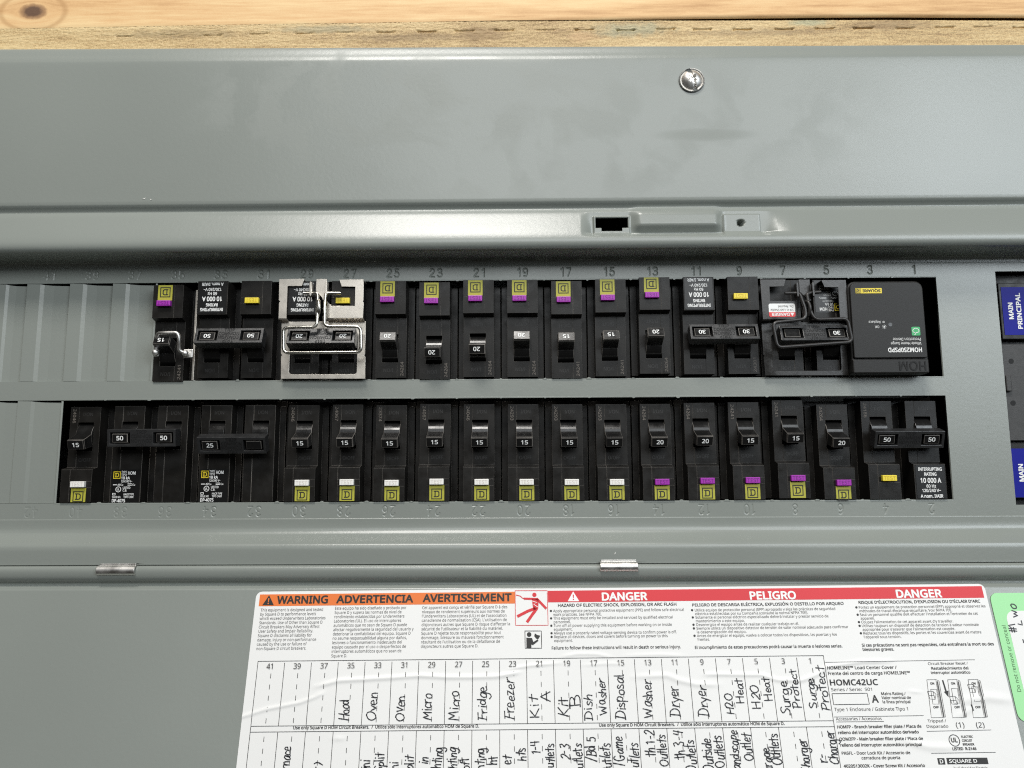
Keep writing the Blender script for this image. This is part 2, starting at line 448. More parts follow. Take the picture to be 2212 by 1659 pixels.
HAND = {k: parse(v) for k, v in {
 'H': '.72;0,0 .04,1|.55,0 .6,1.02|*.02,.48 .58,.55', 'O': '.75;.38,1 .1,.82 0,.42 .2,.02 .5,.08 .66,.5 .56,.9 .3,1',
 'M': '.85;*0,0 .12,1 .36,.35 .62,1 .72,.02', 'F': '.6;*.1,0 .12,1|*-.05,1 .55,1.04|*.1,.52 .42,.56', 'K': '.65;*.05,0 .08,1|*.5,1 .1,.45 .56,0',
 'A': '.7;*0,0 .32,1 .56,0|*.06,.36 .6,.4', 'B': '.65;*.08,0 .1,1|-.04,1 .4,1 .5,.8 .36,.58 .1,.54|.1,.54 .46,.5 .56,.25 .4,.02 -.02,0',
 'D': '.75;*.1,0 .12,1|-.06,1 .4,.95 .64,.55 .5,.12 -.02,0', 'W': '.95;*0,.9 .16,0 .42,.72 .62,0 .84,1', 'L': '.6;*.05,1 .03,0 .5,.02',
 'C': '.65;.55,.85 .3,1 .03,.6 .1,.1 .35,0 .55,.15', 'P': '.6;*.08,0 .1,1|-.02,.98 .4,1 .52,.75 .35,.5 .08,.45', 'S': '.6;.5,.88 .3,1 .06,.82 .2,.58 .46,.35 .36,.05 .02,.06',
 'G': '.7;.55,.85 .3,1 .03,.6 .12,.08 .4,0 .55,.3 .3,.36 .66,.38', 'o': '.5;.25,.6 .03,.45 .05,.1 .25,0 .42,.2 .38,.52 .22,.6',
 'a': '.55;.42,.52 .22,.62 .02,.35 .1,.02 .3,.1 .42,.5|.43,.6 .42,.12 .54,.02', 'b': '.5;0,1 .02,0|.02,.3 .2,.6 .4,.4 .3,.05 .03,.05', 'c': '.45;.38,.5 .2,.6 .02,.35 .1,.04 .4,.1',
 'd': '.55;.42,.45 .2,.6 .02,.35 .1,.02 .3,.08 .42,.4|*.46,1 .44,0', 'e': '.48;.04,.3 .36,.36 .3,.58 .12,.58 .01,.28 .12,.02 .42,.1', 'f': '.4;.38,.95 .2,.95 .14,.6 .12,0|*-.02,.52 .34,.56',
 'g': '.55;.42,.5 .2,.62 .02,.35 .12,.04 .34,.14 .42,.55|.43,.6 .42,-.2 .2,-.42 -.04,-.26', 'h': '.52;*.02,1 .02,0|.03,.3 .2,.58 .36,.5 .4,0', 'i': '.24;*.08,.6 .08,0|*.1,.86 .12,.9',
 'l': '.26;.06,1 .06,.1 .16,0', 'm': '.8;*.02,.6 .02,0|.03,.35 .2,.6 .32,.5 .33,0|.34,.35 .52,.6 .64,.5 .66,0', 'n': '.52;*.03,.6 .03,0|.04,.35 .2,.58 .36,.5 .4,0',
 'p': '.52;*.04,.6 .0,-.42|.03,.35 .2,.6 .42,.42 .3,.06 .04,.1', 'r': '.42;*.04,.6 .05,0|.05,.3 .18,.55 .4,.62', 's': '.44;.36,.52 .18,.62 .06,.46 .34,.2 .24,.0 .0,.06', 't': '.42;*.2,.98 .18,0|*-.04,.62 .42,.68',
 'u': '.52;.04,.6 .05,.12 .22,0 .4,.2 .42,.6|*.42,.6 .44,.0', 'v': '.46;*.02,.6 .2,0 .42,.62', 'w': '.7;*.02,.6 .16,0 .32,.5 .46,0 .64,.62', 'y': '.5;*.02,.6 .22,.06|*.44,.62 .1,-.42', 'z': '.48;*.02,.56 .4,.6 .04,.02 .44,.04',
 '1': '.4;*.0,.8 .2,1 .2,0', '2': '.58;.04,.8 .26,1 .46,.78 .3,.4 .02,.02 .52,.04', '3': '.55;.04,.92 .34,1 .42,.75 .18,.55 .46,.36 .36,.04 .02,.06', '4': '.58;*.08,1 .04,.5 .5,.5|*.4,1 .4,0', '5': '.55;*.44,1 .1,1 .08,.6|.08,.6 .36,.64 .46,.3 .3,.02 .02,.06',
 '/': '.5;*0,-.1 .36,1.05', '-': '.5;*.08,.42 .36,.44', '#': '.6;*.1,0 .2,1|*.34,0 .44,1|*0,.34 .54,.36|*.02,.66 .56,.68', ' ': '.35;*0,0 0,0', ')': '.4;.1,1 .3,.6 .1,0'}.items()}
def hand(s, x, z, cap, length, rot, jitter=.03):
    """handwritten strokes, baseline start (x,z), running for length mm in direction rot"""
    tot = sum(HAND[c][0] for c in s); kx = length/tot; out = []; cx = 0
    c_, s_ = math.cos(R(rot)), math.sin(R(rot))
    for c in s:
        w, st = HAND[c]
        if c != ' ':
            dy = random.uniform(-.09, .09); sl = random.uniform(-.12, .22); kk = random.uniform(.88, 1.12)
            for ln in st:
                q = []
                for (px, py) in ln:
                    a = cx+(px+sl*py)*kx*.92; b = (py*kk+dy)*cap
                    q.append((x+a*c_-b*s_, z+a*s_+b*c_))
                out.append(q)
        cx += w*kx
    return out
STAMP = {k: parse(v) for k, v in {
 '0': '1;.3,1 .06,.82 0,.5 .06,.18 .3,0 .54,.18 .6,.5 .54,.82 .3,1', '1': '.8;*.12,.82 .36,1 .36,0', '2': '1;.03,.76 .12,.95 .32,1 .54,.9 .56,.68 .42,.46 .18,.2 0,0|*0,0 .62,0',
 '3': '1;.03,.86 .16,.98 .34,1 .53,.9 .54,.68 .4,.55 .22,.54|.22,.54 .46,.5 .6,.3 .52,.08 .3,0 .1,.03 0,.16', '4': '1;*.46,0 .46,1 0,.3 .64,.3', '5': '1;*.54,1 .1,1 .05,.54|.05,.54 .3,.64 .54,.52 .6,.3 .5,.08 .28,0 .08,.05 0,.18',
 '6': '1;.5,.95 .3,1 .1,.82 .01,.45 .06,.14 .3,0 .54,.12 .6,.32 .5,.54 .3,.6 .1,.5 .01,.3', '7': '1;*0,1 .6,1 .2,0', '8': '1;.3,.54 .1,.64 .05,.8 .14,.95 .3,1 .46,.95 .55,.8 .5,.64 .3,.54 .08,.42 0,.24 .1,.06 .3,0 .5,.06 .6,.24 .52,.42 .3,.54',
 '9': '1;.1,.05 .3,0 .5,.18 .59,.55 .54,.86 .3,1 .06,.88 0,.68 .1,.46 .3,.4 .5,.5 .59,.7'}.items()}

# ------------------------------------------------------------------ lumber behind and above the cover
def make_lumber():
    def top_edge(X): return np.interp(X, [-960, -564, -417, -248, -20, 60, 420], [152.0, 152.6, 153.7, 154.4, 152.6, 151.2, 150.6])
    xs = np.arange(-960, 421, 1.0); n = 56
    slits = [(-482, .25), (-455, .2), (-428, .35), (-401, .5), (-372, .45), (-347, .3), (-324, .4)]
    slits += [(-298.5+i*23.9, 1.0 if i not in (3, 14) else .35) for i in range(17)]
    rs = np.random.RandomState(3); rough = rs.rand(n, len(xs))
    def low(X, Z):
        t = (Z-Z.min())/(Z.max()-Z.min()); e = top_edge(X); Z2 = 118+(e-118)*t**.55
        H = 8+(rough-.5)*.42+.25*np.sin(X/31.+np.sin(X/11.))*0
        H -= np.clip((Z2-(e-.9))/.9, 0, 1)**2*.9*np.clip((X+260)/160, .1, 1)
        rj = random.Random(5)
        for cx, am in slits:
            cz = np.interp(cx, [-500, -298, 90], [146.6, 147.9, 146.6])+rj.uniform(-.35, .35); cx += rj.uniform(-1.2, 1.2); am *= rj.uniform(.6, 1.1)
            u = np.abs(X-cx)/5.4; w = .27+.6*np.clip((u-.8)/.2, 0, 1)*(u < 1.05)
            H -= 3.0*am*np.clip(1.25-np.abs(Z2-cz-.35*np.clip((u-.7)/.3, 0, 1))/w, 0, 1)*np.clip((1.08-u)/.12, 0, 1)
        return X, Z2, H
    me = grid('treated_board', xs, np.linspace(0, 1, n), low, 'treated')
    o = obj('treated_board', me); tag(o, 'rough weathered treated board with rows of short slits, just above the grey cover', 'board')
    gap = np.interp(xs, [-960, -200, -60, 420], [-.25, -.15, .9, 1.5])
    def up(X, Z):
        t = (Z-Z.min())/(Z.max()-Z.min()); e = top_edge(X)+np.interp(X, xs, gap); H = 8.15+np.clip((X+300)/200, 0, 1)*1.2
        H -= np.clip(1-(t*60)/1.2, 0, 1)**2*1.2*np.clip((X+260)/160, .1, 1)
        return X, e+(400-e)*t**1.9, H
    o2 = obj('pine_board', grid('pine_board', xs[::2], np.linspace(0, 1, 24), up, 'pine'))
    tag(o2, 'smooth orange pine board with a dark knot along the top of the picture', 'board')
    obj('backing', box('backing', -960, 420, 112, 400, -30, 2.5, 'treated'), o2)
make_lumber()

# ------------------------------------------------------------------ the panel
P = 25.4
def slot_x(n): k = (n-1)//2 if n % 2 else (n-2)//2; return -(k+.5)*P
ZT0, ZT1, ZB0, ZB1 = -4.7, -63.2, -74.2, -133.0      # the two openings: top row, bottom row
panel = empty('electrical_panel', 0, 0, 0)
tag(panel, 'long grey sheet-metal breaker panel with its door hanging open below', 'electrical panel')
XL, XR = -960.0, 420.0
def prof(pts):
    a = np.array(pts, float); o_ = np.argsort(a[:, 0]); return lambda Z: np.interp(Z, a[o_, 0], a[o_, 1])
def catmull_profile(pts, n=6): return smoothline(pts, n)
TOPP = [(136.29, 8.1), (135.5, 11.1), (134.3, 12.3), (129.92, 13.7), (126.82, 14.7), (123.33, 15.1), (109.37, 15.15), (79.45, 15.2), (44.55, 15.1), (38.75, 15.0), (36.96, 14.4), (35.57, 13.3), (34.17, 12.6), (32.97, 13.0), (30.58, 14.2), (25.6, 16.1), (19.62, 18.3), (15.62, 19.6), (12.83, 20.1), (10.63, 19.8), (9.04, 18.7), (8.14, 16.7), (7.85, 13.1), (7.88, 7.37), (7.8, 3.0), (7.2, 1.0), (6.0, 0.2), (4.6, 0.0), (3.8, 0.0)]
def make_cover():
    zz = catmull_profile(TOPP, 5); zp = np.array([q[0] for q in zz]); hp = np.array([q[1] for q in zz])
    zp = np.minimum.accumulate(zp-np.arange(len(zp))*1e-5)
    lx = lambda v: -243+(np.asarray(v)+243)*.998; inv = lambda v: -243+(v+243)/.998
    extra = np.arange(34.0, 14.4, -.45)
    Zs = np.unique(np.concatenate([zp, extra, [27.8, 21.4, 19.5]]))
    pf = lambda Z: np.interp(Z, zp[::-1], hp[::-1])
    xs = np.unique(np.concatenate([np.arange(XL, XR+1, 8.0), np.arange(-210, -96, .8), lx([-199.2, -195.8, -183.9, -180.2, -200.4, -179.2, -126.6, -125.9, -105.3, -104.7])]))
    sm = lambda t: np.clip(t, 0, 1)**2*(3-2*np.clip(t, 0, 1))
    def fn(X, Z):
        H = pf(Z); X0, Z0 = X, Z; X = inv(X); Z = Z+.3
        # wide pressed pocket that carries the latch slot, the bead and the drilled tab
        inx = sm((X+208)/8.0)*sm((-91-X)/14.0); inz = sm((Z-14.8)/4.2)*sm((36.5-Z)/4.0)
        H = H+(np.minimum(H, 14.0-.02*(Z-26))-H)*inx*inz
        bead = sm((X+180.6)/7.5)*sm((-124.8-X)/7.0)*sm((Z-17.2)/6.5)*sm((36.5-Z)/8.0)
        H = H+bead*(3.9-.12*(Z-22))
        tab = sm((X+126.6)/.5)*sm((-104.9-X)/.5)*sm((29.6-Z)/.6)*sm((Z-15.5)/2.5)
        H = H+tab*1.9
        pad = sm((X+200.6)/.6)*sm((-179.2-X)/.6)*sm((29.2-Z)/.6)*sm((Z-16.2)/2.0)
        H = H+pad*1.1
        hole = np.hypot(X+116.5, Z-23.9); H = H-7.0*sm((2.1-hole)/.7)
        X, Z = X0, Z0
        # slightly wavy sheet
        H = H+(.16*np.sin(X/97.0+1.3)*np.sin(Z/41.0)+.05*np.sin(X/23.0+Z/17.0)+.04*np.sin(X/13.7-Z/29.0+1))*np.clip((Z-40)/12, 0, 1)
        X2 = X; Z2 = Z+np.where(Z > 118, (-.0064*(X+248)-.3)*np.clip((Z-118)/14, 0, 1), 0)
        return X2, Z2, H
    def drop(x, z):
        x = inv(x); z = z+.3
        return (-199.2 < x < -180.2 and 21.7 < z < 28.1) or (-195.8 < x < -183.9 and 19.8 < z < 21.8)
    o = obj('cover', grid('cover', xs, Zs, fn, 'cover_paint', drop=drop), panel)
    s = o.modifiers.new('solid', 'SOLIDIFY'); s.thickness = 1.1*MM; s.offset = -1
    # lower bend down to the hinge line
    LOWP = [(-142.0, 0), (-146.0, 0), (-148.5, .35), (-150.6, 1.5), (-152.3, 3.5), (-153.8, 5.7), (-155.0, 7.4), (-156.2, 8.5), (-157.8, 9.0), (-160.0, 9.15), (-165.6, 9.2), (-166.3, 9.2), (-166.7, 8.8), (-166.8, 6.0)]
    zz = catmull_profile(LOWP, 5); zp = np.array([q[0] for q in zz]); hp = np.array([q[1] for q in zz])
    Zs = np.unique(np.concatenate([zp, [-165.7, -166.35]])); pf = lambda Z: np.interp(Z, zp[::-1], hp[::-1])
    slots = [(-473.4, -467.5), (-464.2, -453.2), (-199.6, -192.8), (-188.6, -180.0)]
    xs = np.unique(np.concatenate([np.arange(XL, XR+1, 6.0)]+[np.array(s_) for s_ in slots]))
    def fl(X, Z): return pf(Z)+.1*np.sin(X/61.0)*(Z < -149)
    def dl(x, z): return any(a < x < b for a, b in slots) and -166.35 < z < -165.7
    o = obj('lower_flange', grid('lower_flange', xs, Zs, fl, 'grey_paint', drop=dl), panel)
    s = o.modifiers.new('solid', 'SOLIDIFY'); s.thickness = 1.0*MM; s.offset = -1
make_cover()
def paint_chips():
    for (x, z, h, a, l) in ((-459.5, 41.2, 15.3, 20, 2.2), (-455.8, 40.6, 15.3, -30, 1.4), (-191.5, -161.2, 9.4, 60, 1.6)):
        c, q = math.cos(R(a)), math.sin(R(a))
        pts = [(-l*.5, 0), (-l*.1, .22), (l*.5, .05), (l*.1, -.2)]
        obj('paint_chip', plate('paint_chip', [[(x+u*c-v*q, z+u*q+v*c) for u, v in pts]], .5, 'test_white', h=h), panel)
paint_chips()
def make_deadfront():
    L41 = -21*P; xm = 34.5
    outer = rect(XL, XR, -134.0, -3.8)
    op_top = rect(-18*P, 0, ZT1, ZT0); op_bot = rect(-20*P, 0, ZB1, ZB0)
    tab_top = rect(-21.72*P, -18*P, ZT1, ZT0); tab_bot = rect(-21.72*P, -20*P, ZB1, ZB0)
    op_top = rect(-21.72*P, 0, ZT1, ZT0); op_bot = rect(-21.72*P, 0, ZB1, ZB0)
    outer = [(XL, -134.0), (xm, -134.0), (xm, -3.8), (XL, -3.8)]
    me = plate('deadfront', [outer, op_top, op_bot], 1.2, 'grey_paint')
    o = obj('deadfront', me, panel)
    # rounded sheared rims with the little nibs left by the removed twist-outs
    parts = []
    for (z, sgn) in ((ZT0, 1), (ZT1, -1), (ZB0, 1), (ZB1, -1)):
        x0 = -18*P if z in (ZT0, ZT1) else -20*P
        parts.append(tube('r', [(x0, z+sgn*.5, -.55), (0.3, z+sgn*.5, -.55)], .62, 'grey_paint'))
        for k in range(1, 21):
            x = -k*P
            if x < x0+1: continue
            w = random.uniform(1.0, 1.8); d = random.uniform(.25, .7)
            parts.append(plate('n', [[(x-w, z+sgn*.3), (x+w, z+sgn*.3), (x+w*.35, z-sgn*d), (x-w*.35, z-sgn*d)][::int(-sgn) or 1]], 1.0, 'grey_paint', h=random.uniform(.0, .35), bevel=.1))
    rim = join('opening_rim', parts); smooth_angle(rim, 50)
    obj('opening_rim', rim, panel)
    # margins of the stamped strips and round the main breaker
    for (z0, z1) in ((-3.8, 3.8), (-142.0, -134.0)):
        obj('deadfront_margin', plate('deadfront_margin', [rect(XL, -21*P, z0, z1)], 1.2, 'grey_paint'), panel)
    obj('deadfront_margin', plate('deadfront_margin', [[(0, -3.8), (xm, -3.8), (xm, -1.5), (130, -1.5), (130, -3.8), (XR, -3.8), (XR, 3.8), (0, 3.8)]], 1.2, 'grey_paint'), panel)
    obj('deadfront_margin', plate('deadfront_margin', [[(0, -142), (XR, -142), (XR, -134.0), (130, -134.0), (130, -136.1), (xm, -136.1), (xm, -134.0), (0, -134.0)]], 1.2, 'grey_paint'), panel)
    obj('deadfront_margin', plate('deadfront_margin', [rect(130, XR, -134.0, -3.8)], 1.2, 'grey_paint'), panel)
    # stamped slot numbers: each one a pressed patch of the sheet
    for n in range(1, 43):
        top = n % 2 == 1; cz = 0 if top else -138.0
        cx = slot_x(n); hgt = 4.9 if top else 5.3; wid = 4.0
        s = str(n); adv = [STAMP[c][0]*wid*1.12 for c in s]; tot = sum(adv)-wid*.5
        segs = []; ax = -tot/2
        for c, a in zip(s, adv):
            for ln in STAMP[c][1]:
                q = [(ax+px*wid, (py-.5)*hgt) for px, py in ln]
                segs += list(zip(q, q[1:]))
            ax += a
        half = P/2; zr = 3.8 if top else 4.0
        fx = np.arange(-6.6, 6.61, .2)
        xs = np.unique(np.concatenate([[-half, half], fx])); zs = np.unique(np.concatenate([[-zr, zr], np.arange(-3.3, 3.31, .2)]))
        rotn = 1 if top else -1
        faint = .55 if n >= 35 else 1.0
        def fn(X, Z, segs=segs, cx=cx, cz=cz, rotn=rotn, faint=faint):
            px, pz = X*rotn, Z*rotn; d = np.full_like(X, 9.0)
            for (a, b) in segs:
                ux, uz = b[0]-a[0], b[1]-a[1]; l2 = ux*ux+uz*uz+1e-9
                t = np.clip(((px-a[0])*ux+(pz-a[1])*uz)/l2, 0, 1)
                d = np.minimum(d, np.hypot(px-a[0]-t*ux, pz-a[1]-t*uz))
            return X+cx, Z+cz, -(.55 if rotn > 0 else .26)*faint*np.clip((.46-d)/.3, 0, 1)
        o = obj('slot_number', grid('slot_number', xs, zs, fn, 'grey_paint'), panel)
        o['label'] = 'stamped number %d' % n
    # twist-out tabs still in place
    def tab(n, z0, z1, x0=None, x1=None, k=1.0):
        cx = slot_x(n) if x0 is None else 0
        x0 = cx-P/2 if x0 is None else x0; x1 = cx+P/2 if x1 is None else x1
        w = x1-x0; xs = [x0, x0+.02*w, x0+.30*w, x0+.38*w, x0+.6*w, x1-.75, x1-.25, x1]; hs = [.1, .1, -.1, -1.0, -1.5, -1.7, -1.6, .0]
        f = lambda X, Z: (X, np.where(Z > (z0+z1)/2+1, Z-np.interp(X, xs, [0, 0, .15, .4, .8, 1.0, 1.0, .2]), Z), np.interp(X, xs, hs)*k)
        o = obj('knockout_tab', grid('knockout_tab', np.unique(xs+list(np.linspace(x0+.3*w, x0+.6*w, 8))), [z1+.15, (z0+z1)/2, z0-.25], f, 'grey_paint', smooth=False), panel)
        s = o.modifiers.new('solid', 'SOLIDIFY'); s.thickness = 1.0*MM; s.offset = -1
    for n in (41, 39, 37): tab(n, ZT0, ZT1)
    tab(0, ZT0, ZT1, -21.72*P, -21*P); tab(42, ZB0, ZB1, k=.5); tab(0, ZB0, ZB1, -21.72*P, -21*P, k=.5)
    # steel box behind
    cells_ = cells('cabinet_box', [XL-2, XL, XR, XR+2], [-164, -162, 120, 122], lambda i, j: -80 if (i == 1 and j == 1) else -3.5, 'cabinet_dark')
    obj('cabinet_box', cells_, panel)
make_deadfront()
HD, ZD, TILT = 10.0, -178.8, R(15)
def door_pt(s): return (ZD-s*math.cos(TILT), HD+s*math.sin(TILT))
def make_door():
    pr = [(-166.9, 5.0), (-166.95, 8.4), (-167.3, 10.0), (-168.3, 10.9), (-170.0, 11.2), (-172.3, 10.9), (-174.0, 10.2), (-175.3, 9.0), (-176.3, 7.7), (-177.2, 7.3), (-178.0, 7.9)]
    pts = smoothline(pr+[door_pt(.6)], 5)+[door_pt(s) for s in (1.6, 5, 20, 50, 100, 160, 300)]
    xs = np.arange(XL, XR+1, 10.0)
    vs = []; fs = []; n = len(pts)
    for x in xs:
        for (z, h) in pts: vs.append(V(x, z, h+.12*math.sin(x/73.0)))
    for i in range(len(xs)-1):
        for j in range(n-1):
            a = i*n+j; fs.append((a, a+1, a+n+1, a+n))
    o = obj('door', mesh('door', vs, fs, 'grey_paint', True), panel)
    s = o.modifiers.new('solid', 'SOLIDIFY'); s.thickness = 1.0*MM; s.offset = -1
    # rolled hinge clips
    for (x0, x1, zc) in ((-474.6, -453.7, -169.3), (-200.0, -179.6, -168.2)):
        t = empty('hinge', 0, 0, 0); t.parent = panel
        poly = []
        for k in range(15):
            a = R(100-k*14.0); poly.append((zc+2.75*math.sin(a)*1.0, 10.2+3.0*math.cos(a)))
        poly2 = [(zc+(z-zc)*.72, 10.2+(h-10.2)*.72) for z, h in poly][::-1]
        b = prism('barrel', poly+poly2, x0, x1, 'bright_steel'); smooth_angle(b, 40)
        obj('barrel', b, t, bevel=.15)
        obj('leaf', box('leaf', x0+.6, x1-.6, zc+1.9, zc+3.6, 8.2, 10.0, 'bright_steel'), t, bevel=.2)
make_door()
def make_screw():
    t = empty('cover_screw', -141.4, 110.5, 15.2); tag(t, 'domed steel slotted screw on the upper right of the grey cover', 'screw')
    n = 96; vs, fs = [], []
    rr = [0]+list(np.linspace(.25, 6.9, 40))+[7.15, 7.25, 7.25]
    def hh(x, z, r, i):
        if i >= len(rr)-1: return -1.0
        if i == len(rr)-2: return .5
        if i == len(rr)-3: return 1.2
        h = -4.1+math.sqrt(max(64-(r*.985)**2, 0))
        c, q = math.cos(R(-17)), math.sin(R(-17)); u, v = x*c-z*q, x*q+z*c
        def st(d, w): return min(max((w-abs(d))/.22+.5, 0), 1)
        h -= 1.7*st(u, 1.0)
        c, q = math.cos(R(-40)), math.sin(R(-40)); a, b = x*c-z*q, x*q+z*c
        cr = max(st(a, .75)*st(b, 2.5), st(b, .75)*st(a, 2.5)); h = min(h, h*(1-cr)+1.2*cr)
        return h
    for i, r in enumerate(rr):
        for k in range(n if i else 1):
            x, z = r*math.cos(2*math.pi*k/n), r*math.sin(2*math.pi*k/n); vs.append(V(x, z, hh(x, z, r, i)))
    for k in range(n): fs.append((0, 1+k, 1+(k+1) % n))
    for i in range(1, len(rr)-1):
        for k in range(n):
            a = 1+(i-1)*n+k; b = 1+(i-1)*n+(k+1) % n; fs.append((a, a+n, b+n, b))
    me = mesh('head', vs, fs, 'bright_steel'); smooth_angle(me, 38)
    obj('head', me, t)
    obj('washer', plate('washer', [circle(0, 0, 7.55, 40)], .4, 'cabinet_dark', h=.4), t)
make_screw()

# ------------------------------------------------------------------ circuit breakers
TEENS = 'zero one two three four five six seven eight nine ten eleven twelve thirteen fourteen fifteen sixteen seventeen eighteen nineteen'.split()
WORDS = {i: TEENS[i] if i < 20 else ('twenty', 'thirty', 'forty')[i//10-2]+('-'+TEENS[i % 10] if i % 10 else '') for i in range(1, 43)}
VC, HC = 40.3, -5.0              # pivot of the handle: v from the outer edge, h
HX = .55                         # handle sits a little off centre
BODY = {}
def body_mesh(kind, v0=1.6):
    """kind: 'raised' (block at the outer end) or 'flat'"""
    v0 = round(v0, 1)
    if (kind, v0) in BODY: return BODY[kind, v0]
    xs = [-12.25, -8.75, -4.15, -3.8, -3.62, 5.25, 8.75, 12.25]
    zs = [v0, 10.75, 10.9, 14.3, 14.45, 20.9, 22.4, 31.8, 48.4, 57.3, 60.5]
    def hf(i, j):
        x = (xs[i]+xs[i+1])/2; z = (zs[j]+zs[j+1])/2
        edge = abs(x) > 8.7
        if z > 57.3: return -11.0
        if edge: return -8.0
        if 31.8 < z < 48.4 and -4.15 < x < 5.25: return -13.0
        seam = -3.8 < x < -3.62
        if kind == 'raised':
            if 20.9 < z < 22.4: return (6.0-.3*seam, 1.0-.3*seam)
            if z < 21:
                g = .22 if ((10.75 < z < 10.9 or 14.3 < z < 14.45) and x > -3.7) else 0
                return 6.0-.3*seam-g
        return 1.0-.3*seam
    me = cells('case', xs, zs, hf, 'black_plastic', base=-14.0); BODY[kind, v0] = me; return me
HM = {}
def handle_frame(al):
    a = R(al); n = (-math.sin(a), math.cos(a)); t = (math.cos(a), math.sin(a))
    return n, t
def handle_mesh(al):
    if al in HM: return HM[al]
    n, t = handle_frame(al); L = 16.3
    def pt(b, d): return (VC+b*t[0]+d*n[0], HC+b*t[1]+d*n[1])
    lever = [pt(-2.6, L), pt(2.6, L), pt(2.75, L-1.2), pt(3.6, 7.2), pt(3.7, 0), pt(-3.7, 0), pt(-3.6, 7.2), pt(-2.75, L-1.2)]
    l1 = prism('lever', lever, HX-4.55, HX+4.55, 'handle_plastic')
    rim = prism('lever', [pt(-2.85, L-1.5), pt(2.85, L-1.5), pt(2.85, L-1.1), pt(-2.85, L-1.1)], HX-4.7, HX+4.7, 'handle_plastic')
    bar = [(VC+7.9*math.cos(R(a)), HC+7.9*math.sin(R(a))) for a in range(-20, 201, 10)]
    b1 = prism('barrel', bar, HX-4.6, HX+4.6, 'handle_plastic')
    me = join('handle', [l1, rim, b1]); HM[al] = me; return me
def tip_map(al, d=16.3, off=.07):
    n, t = handle_frame(al)
    return lambda x, b, h: (x, VC+b*t[0]+(d+off+h)*n[0], HC+b*t[1]+(d+off+h)*n[1])
TXT = {}
def cached(key, fn):
    if key not in TXT: TXT[key] = fn()
    return TXT[key]
def add(name, me, parent, bevel=0): return obj(name, me, parent, bevel, worn=name in ('case', 'handle'))
def amp_text(amps, al, d=16.3, cx=HX):
    return cached(('amp', amps, al, d, cx), lambda: text('amp_number', amps, 'white_print', cx+.15, -1.15, 2.3, width=3.9, bold=.018, align='CENTER', parent=False, mp=tip_map(al, d)))
def test_button(t, color, v0=10.95, x=1.75):
    def mk():
        me = prism('test_button', [(v0, 5.2), (v0+3.3, 5.2), (v0+3.3, 8.1), (v0, 8.1)], x-4.0, x+4.0, 'test_'+color); return me
    b = add('test_button', cached(('tb', color, v0, x), mk), t, .25)
    add('lettering', cached(('tt', color, v0, x), lambda: text('lettering', 'TEST', 'test_%s_dark' % color, x, v0+.6, 2.1, width=6.6, h=8.15, align='CENTER', parent=False)), b)
def emblem(name, x0, z0, s, m, h, thick=.1, parent=False):
    """square outline with a slab D inside, s = outer size"""
    w = s*.085; g = s
    loops = [rect(x0, x0+g, z0, z0+g), rect(x0+w, x0+g-w, z0+w, z0+g-w)[::-1]]
    a = plate(name, loops, thick, m, h=h)
    def P2(p): return (x0+p[0]*s, z0+p[1]*s)
    d = [P2(p) for p in ((.22, .2), (.55, .2), (.68, .24), (.76, .34), (.76, .66), (.68, .76), (.55, .8), (.22, .8), (.22, .71), (.30, .71), (.30, .29), (.22, .29))]
    e = [P2(p) for p in ((.40, .29), (.54, .29), (.62, .32), (.66, .38), (.66, .62), (.62, .68), (.54, .71), (.40, .71))]
    b = plate(name, [d, e[::-1]], thick, m, h=h)
    return join(name, [a, b])
def maker_sticker(t, v0, v1=10.6, x=1.75):
    s = add('maker_sticker', cached(('ms', round(v0, 1)), lambda: plate('maker_sticker', [rect(x-4.15, x+4.25, v0, v1)], .12, 'sticker_yellow', h=6.12)), t)
    add('emblem', cached(('em',), lambda: emblem('emblem', x-3.0, 2.75, 6.0, 'print_black', 6.2)), s)
def date_code(t, code, v=47.6, kind='laser_code'):
    add('date_code', cached(('dc', code, v), lambda: text('date_code', code, kind, -7.3, v+8.6, 1.75, width=8.2, h=1.06, parent=False, rot=-90)), t)
def on_off(t):
    add('on_mark', cached(('on',), lambda: text('on_mark', 'I/ON', 'moulded_text', 1.4, 52.0, 2.0, width=5.6, h=1.05, align='CENTER', parent=False)), t)
    add('off_mark', cached(('off',), lambda: text('off_mark', 'O/OFF', 'moulded_text', 1.2, 25.6, 2.0, width=7.0, h=1.05, align='CENTER', parent=False)), t)
def breaker_root(name, xc, top, dv):
    z = ZT0-dv if top else ZB1+dv
    return empty(name, xc, z, 0 if top else -5.0, rot=(0, R(180), 0) if top else None)
def single(n, amps, color, al=20, dv=0, code='24264', dx=0):
    top = n % 2 == 1
    t = breaker_root('circuit_breaker', slot_x(n)+dx, top, dv)
    v0 = max(1.4, .5-dv); add('case', body_mesh('raised', v0), t, .32)
    hd = add('handle', handle_mesh(al), t, .22)
    add('amp_number', amp_text(amps, al), hd)
    test_button(t, color); maker_sticker(t, v0+.15); date_code(t, code); on_off(t)
    pos = ('under' if top else 'over')+' stamped number '+WORDS[n]
    st = ' and handle thrown down' if (top and al < 0) else ''
    if n == 35: st = ' and wire-clipped handle'
    tag(t, 'black %s amp breaker with %s test button%s, %s' % (amps, color, st, pos), 'circuit breaker',
        ('upper' if top else 'lower') + ' row breakers with %s test buttons' % color)
    return t
BARX = 19.2
